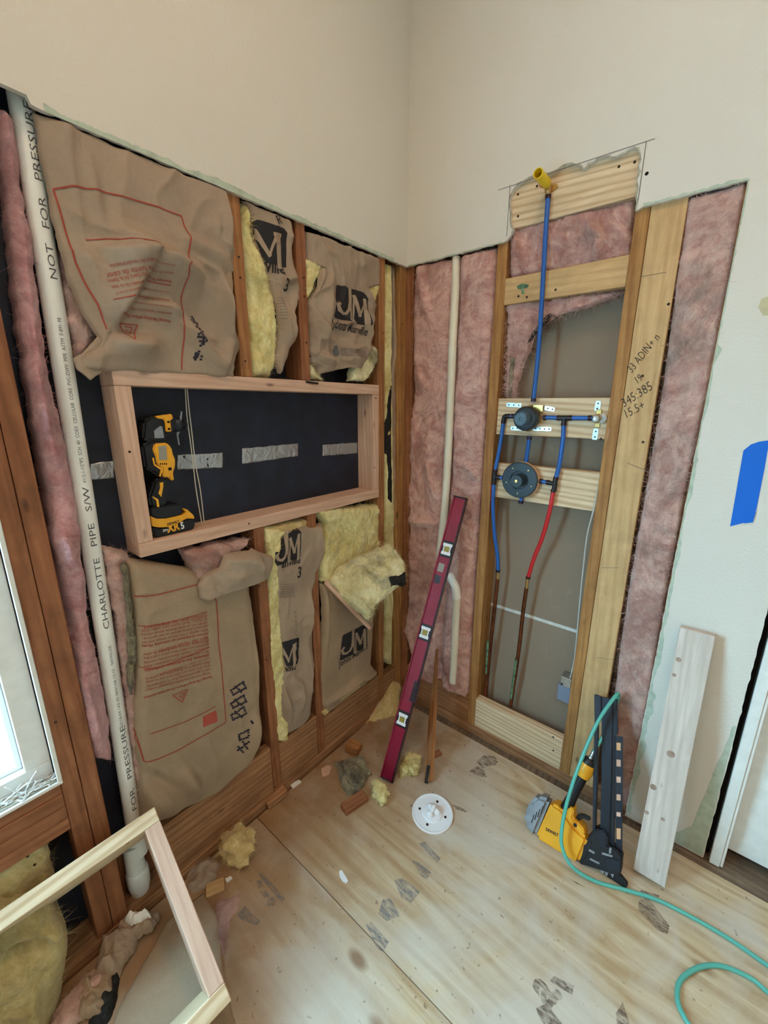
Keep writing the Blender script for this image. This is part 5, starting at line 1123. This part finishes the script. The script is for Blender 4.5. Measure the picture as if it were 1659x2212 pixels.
tp('grip_stripe', [(340, 1370), (385, 1362), (385, 1420), (360, 1560), (322, 1510), (345, 1440)], XT+.0055, .003, 'toolyellow')
tp('lower_stripe', [(250, 1550), (320, 1590), (335, 1690), (305, 1690), (295, 1610), (240, 1560)], XT+.0055, .003, 'toolyellow')
tp('body_shell', [(100, 870), (240, 800), (480, 810), (520, 900), (580, 1040), (580, 1180), (540, 1330), (340, 1310), (260, 1240), (150, 1180)], XT+.002, .052, 'toolblack', .006)
yb_ = tp('yellow_housing', [(270, 850), (440, 838), (470, 880), (500, 905), (520, 1010), (545, 1040), (550, 1150), (518, 1240), (535, 1340), (505, 1350), (470, 1295), (385, 1300), (375, 1180), (300, 1120), (285, 1000), (250, 950), (255, 890)], XT+.006, .054, 'toolyellow', .003)
tp('rating_label', [(325, 885), (425, 875), (440, 1065), (335, 1070)], XT+.0072, .002, 'ash', 0, yb_)
for k in range(4): tp('vent_slot', [(345+26*k, 1108), (355+26*k, 1107), (358+26*k, 1130), (348+26*k, 1131)], XT+.0072, .002, 'dark', 0, yb_)
tp('release_button', [(455, 1170), (495, 1165), (500, 1200), (460, 1208)], XT+.0080, .004, 'dark', 0, yb_)
tp('trigger_edge', [(240, 1040), (262, 1040), (275, 1120), (380, 1190), (350, 1290), (335, 1285), (355, 1200), (265, 1140)], XT+.0065, .004, 'toolyellow')
hd = tp('head', [(130, 560), (200, 500), (280, 480), (480, 450), (560, 480), (575, 620), (520, 720), (440, 720), (440, 830), (250, 830), (110, 800)], XT+.003, .05, 'toolblack', .006)
tp('head_window', [(262, 680), (350, 612), (375, 625), (400, 775), (275, 780)], XT+.0055, .004, 'toolgrey', .001)
tp('head_trim', [(280, 488), (500, 455), (520, 520), (480, 540), (500, 690), (425, 695), (410, 550), (385, 525), (300, 515)], XT+.007, .05, 'toolyellow', .002)
for q in ((455, 562), (465, 655)): tp('trim_screw', [(q[0]-16, q[1]-14), (q[0]+16, q[1]-14), (q[0]+16, q[1]+14), (q[0]-16, q[1]+14)], XT+.008, .002, 'dark')
hc = L(*UT(560, 600), XT-.02)
lathe('tool_clamp', hc, (0, 1, 0), [(.016, -.01), (.020, -.004), (.020, .006), (.012, .010), (.010, .018), (.013, .020), (.013, .026), (.002, .028)], 'magazine', mt_, 24)
tp('blade', [(585, 740), (610, 690), (625, 560), (640, 430), (620, 420), (600, 560), (560, 720), (590, 870), (605, 870)], XT-.018, .002, 'toolgrey')
ft = Flat(lambda x, y: L(x, y, XT+.006), NX); fy = Flat(lambda x, y: L(x, y, XT+.008), NX)
put('lettering_print', [text_on(ft, '5', UT(622, 1985), UT(668, 1970), 1.3, .03, eps=.0012), text_on(ft, '20V', UT(375, 2020), UT(455, 2008), 1.0, .02, eps=.0012)], 'white', mt_, 'white battery figures')
put('lettering_print', [text_on(ft, 'XR', UT(445, 2030), UT(610, 1985), 1.25, .04, eps=.0012)], 'toolyellow', mt_, 'yellow letters on the battery')
put('lettering_print', [text_on(fy, 'DEWALT', UT(440, 1940), UT(600, 1895), 1.2, .03, eps=.0006)], 'ink', mt_, 'black maker name on the band')

# ================================================================= FLOOR OBJECTS
def blob(name, c, r, mat, parent=None, amp=.25, sc=40, seed=0, fuzz=0, flen=.01, sub=4, flat=0.0, label=None):
    bm = bmesh.new(); bmesh.ops.create_icosphere(bm, subdivisions=sub, radius=1); V = np.array([v.co[:] for v in bm.verts]); Fc = [tuple(v.index for v in f.verts) for f in bm.faces]; bm.free()
    r = np.asarray(r, float); c = np.asarray(c, float); P = c+V*r; k = 1+amp*2*fbm(P*sc, 4, seed)+amp*.8*ridge(P*sc*1.3, 2, seed+4)-amp*.4
    P = c+V*r*k[:, None]; P[:, 2] = np.maximum(P[:, 2], flat); n0 = len(P)
    rs = np.random.RandomState(seed); FV = []; FF = []
    for _ in range(fuzz):
        i = rs.randint(n0); p = P[i]; d = unit(V[i]*.5+rs.randn(3)*.7)*flen*(.4+rs.rand()); w = unit(np.cross(d, rs.randn(3)))*flen*.03; b0 = n0+len(FV)
        for q in range(3): cc = p+d*q/2+rs.randn(3)*flen*.06*q; FV += [cc-w*(1-q*.45), cc+w*(1-q*.45)]
        FF += [(b0, b0+1, b0+3, b0+2), (b0+2, b0+3, b0+5, b0+4)]
    if FV: P = np.vstack([P, FV]); Fc = Fc+FF; P[:, 2] = np.maximum(P[:, 2], flat)
    o = mk(name, P, Fc, mat, parent, smooth=True)
    if label: tag(o, *label) if isinstance(label, tuple) else o.__setitem__('label', label)
    return o
dk = thing('round_white_flange', 'round white plastic disc with raised centre lying on the plywood', 'disc', F(936, 1752))
DC = F(934, 1757, .004); DN = unit([.03, -.05, 1])
lathe('disc_plate', DC, DN, [(.070, -.004), (.0775, -.001), (.0780, .004), (.0740, .0055), (.0700, .0035), (.0660, .0030), (.040, .0035), (.036, .008), (.020, .010), (.001, .011)], 'white', dk, 56)
kx = unit(np.cross([0, 1., 0], DN)); ky = np.cross(DN, kx)
for k in range(3):
    q = k*2.094+.5; blob('centre_lobe', DC+DN*.013+(kx*math.cos(q)+ky*math.sin(q))*.017, (.014, .012, .012), 'white', dk, .05, 40, k, sub=3)
blob('centre_boss', DC+DN*.020+ky*.004, (.011, .017, .014), 'white', dk, .08, 50, 8, sub=3)
for q in (.35, 1.75, 3.5, 4.9): lathe('screw_slot', DC+(kx*math.cos(q)+ky*math.sin(q))*.050, DN, [(.0052, .0028), (.0050, .0040), (.001, .0040)], 'nail', dk, 10)
def block(name, label, cat, px, z, l, w, h, ang, mat, tilt=0, grp=None, z0=.0):
    c = F(px[0], px[1], z0); X = np.array([math.cos(ang), math.sin(ang), tilt]); X = unit(X); Y = np.array([-math.sin(ang), math.cos(ang), 0])
    t_ = thing(name, label, cat, c, grp); cc = c+np.array([0, 0, h/2+z+abs(tilt)*l/2+.0006]); beam('block', cc-X*l/2, cc+X*l/2, Y, w, h, mat, t_); return t_
block('wood_offcut', 'square brown wood block lying near the corner', 'wood block', (764, 1622), 0, .062, .05, .036, .25, 'stud')
oc = block('wood_offcut', 'reddish wood offcut with blackened edge beside the dark wool scrap', 'wood block', (766, 1738), 0, .105, .044, .022, 1.35, 'stud_dark')
block('wood_offcut', 'split pale wood block resting on the left bottom plate', 'wood block', (595, 1728), 0, .085, .045, .030, 1.45, 'plate', .08, z0=.0)
block('wood_offcut', 'small tan wood chip with dark edge by the yellow debris', 'wood block', (465, 1920), 0, .055, .040, .010, 1.1, 'pale')
block('wood_offcut', 'small brown wood piece behind the stake', 'wood block', (942, 1632), 0, .05, .026, .012, 1.2, 'stud_dark')
tag(blob('insulation_scrap', F(765, 1672, .02), (.052, .030, .020), 'darkfluff', None, .30, 26, 301, 300, .014), 'dark dirty wool scrap with torn black paper near the corner', 'insulation')
ds = patch('dark_paper_scrap', [(722, 1640), (736, 1680), (750, 1712)], [(785, 1628), (800, 1665), (778, 1700)], lambda x, y: F(x, y, .022), NZ, 'darkfluff', None, nu=40, nv=40, edge=.02, er=.02, amp=.02, sc=24, crease=.01, csc=16, thick=.012, ragged=.012, seed=302)
tag(ds.o, 'blackened curled batt facing scrap lying by the wood block', 'insulation')
tag(blob('insulation_scrap', F(820, 1712, .022), (.030, .026, .024), 'yellow', None, .6, 44, 303, 1400, .014), 'pale yellow wool tuft at the foot of the level', 'insulation')
tag(blob('insulation_scrap', F(884, 1655, .028), (.036, .040, .034), 'yellow', None, .5, 34, 304, 1600, .015), 'pale yellow wool tuft between level and stake', 'insulation')
cy_ = patch('insulation_debris', [(843, 1466), (828, 1496), (806, 1530), (786, 1560), (770, 1596), (735, 1585)], [(864, 1480), (862, 1520), (858, 1552), (852, 1580), (815, 1606), (775, 1612)], lambda x, y: hit(x, y, (.05, -.1, .0), unit([.6, -.35, .75])), unit([.6, -.35, .75]), 'yellow_tan', None, nu=50, nv=70, off=.035, edge=.04, er=.03, amp=.018, sc=16, billow=.012, bsc=26, thick=.03, ragged=.012, seed=305, fuzz=800, flen=.016)
tag(cy_.o, 'tan yellow wool debris piled in the room corner', 'insulation')
tag(blob('insulation_scrap', F(505, 1828, .03), (.055, .046, .030), 'yellow_tan', None, .6, 30, 306, 1800, .018), 'tan yellow wool clump on the floor by the left plate', 'insulation')
kr = patch('kraft_scrap', [(395, 1862), (402, 1900), (415, 1925)], [(450, 1835), (475, 1860), (460, 1905)], lambda x, y: F(x, y, .02), NZ, 'kraft', None, nu=36, nv=36, edge=.03, er=.04, amp=.022, sc=18, crease=.014, csc=14, thick=.003, ragged=.008, seed=307)
tag(kr.o, 'curled brown paper scrap on the floor left of the yellow clump', 'paper')
pp = patch('pink_wool_scrap', [(470, 1945), (455, 1990), (450, 2040)], [(525, 1925), (500, 1990), (480, 2060)], lambda x, y: F(x, y, .006), NZ, 'pink_dirty', None, nu=30, nv=40, edge=.008, er=.02, amp=.006, sc=20, billow=.006, thick=.005, ragged=.014, seed=308, fuzz=500, flen=.02)
tag(pp.o, 'flat pink wool scrap on the floor beside the loose frame', 'insulation')
def chip(name, label, cat, pts, mat, th=.003, z=.0006):
    P = [F(*p, z+th) for p in pts]; o = prism(name, P, NZ, th, mat, None); tag(o, label, cat); return o
chip('white_chip', 'slim white plastic chip lying alone on the plywood', 'debris', [(732, 1882), (738, 1879), (745, 1890), (752, 1902), (748, 1908), (740, 1903), (734, 1893)], 'white')
chip('plaster_chip', 'pinkish chip beside the left plate near the dark scrap', 'debris', [(694, 1660), (708, 1652), (716, 1655), (712, 1672), (696, 1676)], 'pinkwood', .006)
chip('plaster_chip', 'white chip lying by the wood block on the left plate', 'debris', [(626, 1694), (646, 1684), (651, 1688), (632, 1702)], 'whitepaint', .006)
chip('plaster_chip', 'small white chip beside the tan wood chip', 'debris', [(486, 1898), (498, 1892), (502, 1896), (490, 1906)], 'whitepaint', .004)
# heap at lower left, behind the loose frame
yh = thing('yellow_insulation_heap', 'big olive yellow wool heap behind the loose frame, bottom left', 'insulation', (.05, -1.5, 0))
patch('wool', [(-120, 2010), (-110, 2100), (-110, 2200), (-100, 2330)], [(112, 1965), (158, 2030), (148, 2140), (150, 2330)], lambda x, y: L(x, y, .06), NX, 'yellow_green', yh, nu=70, nv=90, off=.0, edge=.07, er=.06, amp=.03, sc=7, billow=.02, bsc=12, thick=.08, ragged=.008, seed=311, fuzz=1600, flen=.024,
      folds=[((0, 2080), (110, 2030), -.03, .02, 1), ((60, 2120), (80, 2260), .03, .02, 2), ((100, 2020), (150, 1990), .02, .015, 2)])
ks = thing('kraft_paper_sheet', 'flat brown paper sheet on the floor behind the loose frame', 'paper', F(380, 2080))
patch('sheet', [(362, 1985), (325, 2050), (285, 2120), (250, 2190), (215, 2290)], [(440, 1925), (475, 1990), (480, 2080), (500, 2180), (540, 2300)], lambda x, y: F(x, y, .008), NZ, 'kraft2', ks, nu=50, nv=60, edge=.006, er=.02, amp=.006, sc=8, crease=.004, csc=7, thick=.003, ragged=.004, seed=312)
cp = thing('crumpled_paper', 'crumpled pale and brown paper at the foot of the white drain pipe', 'paper', F(270, 2050))
rs = np.random.RandomState(9)
for k, (l_, r_2, z_, mt, sd) in enumerate((([(268, 1965), (250, 1990), (255, 2020)], [(345, 1955), (330, 2000), (300, 2010)], .05, 'kraft', 321), ([(220, 2020), (205, 2060), (190, 2110)], [(300, 1995), (290, 2040), (250, 2095)], .04, 'kraft', 322), ([(180, 2085), (165, 2140), (160, 2200)], [(250, 2080), (240, 2130), (215, 2180)], .03, 'kraft2', 323),
                                           ([(205, 2110), (190, 2160), (185, 2212)], [(262, 2090), (252, 2150), (235, 2210)], .015, 'asphalt', 324), ([(262, 1975), (280, 1990)], [(320, 1962), (330, 1978)], .07, 'whitepaint', 325))):
    patch('paper_piece', l_, r_2, lambda x, y, z_=z_: F(x, y, z_), NZ, mt, cp, nu=36, nv=36, edge=.03, er=.02, amp=.03, sc=22, crease=.02, csc=18, thick=.002, ragged=.008, seed=sd)
blob('wool_bit', F(175, 2160, .02), (.04, .05, .025), 'pink_dirty', cp, .4, 24, 326, 300, .016)
# floor stamps
ff_ = Flat(lambda x, y: F(x, y, 0), NZ)
def U3(x, y): return (380+x/2.676, 1680+y/2.676)
def smear(pts, mat='floorink', nm='floor_print'):
    P = np.array([F(*p, 0) for p in pts]); V, Fc = refine(P, [tuple(range(len(P)))], 9); return put(nm, [decal_geo(ff_, V, Fc, .0008)], mat, floor)
for pts in ([(478, 560), (500, 546), (632, 700), (612, 728)], [(466, 598), (490, 592), (510, 630), (480, 640)], [(486, 660), (520, 655), (545, 690), (510, 698)], [(526, 705), (560, 690), (590, 715), (560, 745), (530, 740)], [(345, 800), (400, 740), (440, 790), (490, 830), (470, 855), (400, 830)],
            [(1405, 380), (1440, 372), (1530, 470), (1510, 492)], [(1360, 478), (1395, 486), (1476, 548), (1450, 592), (1420, 570)], [(1262, 590), (1310, 580), (1412, 660), (1360, 728), (1300, 690)], [(1195, 705), (1240, 700), (1300, 800), (1220, 830), (1170, 790)], [(1098, 850), (1130, 835), (1230, 950), (1200, 1008), (1160, 990)]):
    smear([U3(*p) for p in pts])
for pts in ([(1030, 1645), (1045, 1632), (1068, 1634), (1077, 1645), (1068, 1655), (1050, 1655), (1042, 1662)], [(1012, 1668), (1030, 1655), (1045, 1664), (1052, 1680), (1030, 1676)], [(975, 1738), (990, 1742), (1012, 1752), (1005, 1756), (985, 1748)]):
    smear(pts, 'floorink2')
for pts in ([(1380, 1945), (1400, 1940), (1446, 2000), (1442, 2018), (1420, 2010), (1378, 1966)], [(1385, 1922), (1425, 1935), (1418, 1945), (1380, 1934)], [(1187, 2120), (1197, 2108), (1240, 2130), (1236, 2150)], [(1158, 2178), (1180, 2168), (1215, 2212), (1190, 2230), (1165, 2200)], [(1330, 2190), (1345, 2165), (1360, 2212), (1335, 2230)], [(1225, 1895), (1262, 1915), (1280, 1926), (1240, 1906)]):
    smear(pts, 'floorink2')
put('floor_print', [text_on(ff_, 'a.', (1180, 2180), (1215, 2150), 1.2, .04)], 'floorink2', floor)

rs = np.random.RandomState(12); G = []
for k in range(70):
    px, py = (470+rs.randn()*42, 1850+rs.randn()*36) if k < 40 else (780+rs.randn()*90, 1670+rs.randn()*40)
    c = F(px, py, .0015); r_ = .0012+rs.rand()*.0032
    if c[0] < .02: continue
    a = rs.rand(8, 3)-.5; V, Fc = boxmesh(1, 1, 1, 0); G.append((c+V*np.array([r_*2, r_*1.6, .0025])@np.linalg.qr(np.eye(3)+rs.randn(3, 3)*.3)[0], Fc))
V, Fc = merge(G); V[:, 2] = np.maximum(V[:, 2], .0003); cr = mk('plaster_crumbs', V, Fc, 'knotpale'); cr['kind'] = 'stuff'; tag(cr, 'pale plaster and wood crumbs scattered on the plywood', 'debris')
sl = thing('torn_backing_strip', 'thin dark torn sliver lying on the niche frame top rail', 'debris', L(660, 822, .003))
A = L(600, 812, -.02); A[2] = NZ1+.004; B = L(688, 829, .012); B[2] = NZ1-.008
beam('sliver', A, B, (0, .2, 1), .007, .0015, 'asphalt', sl)
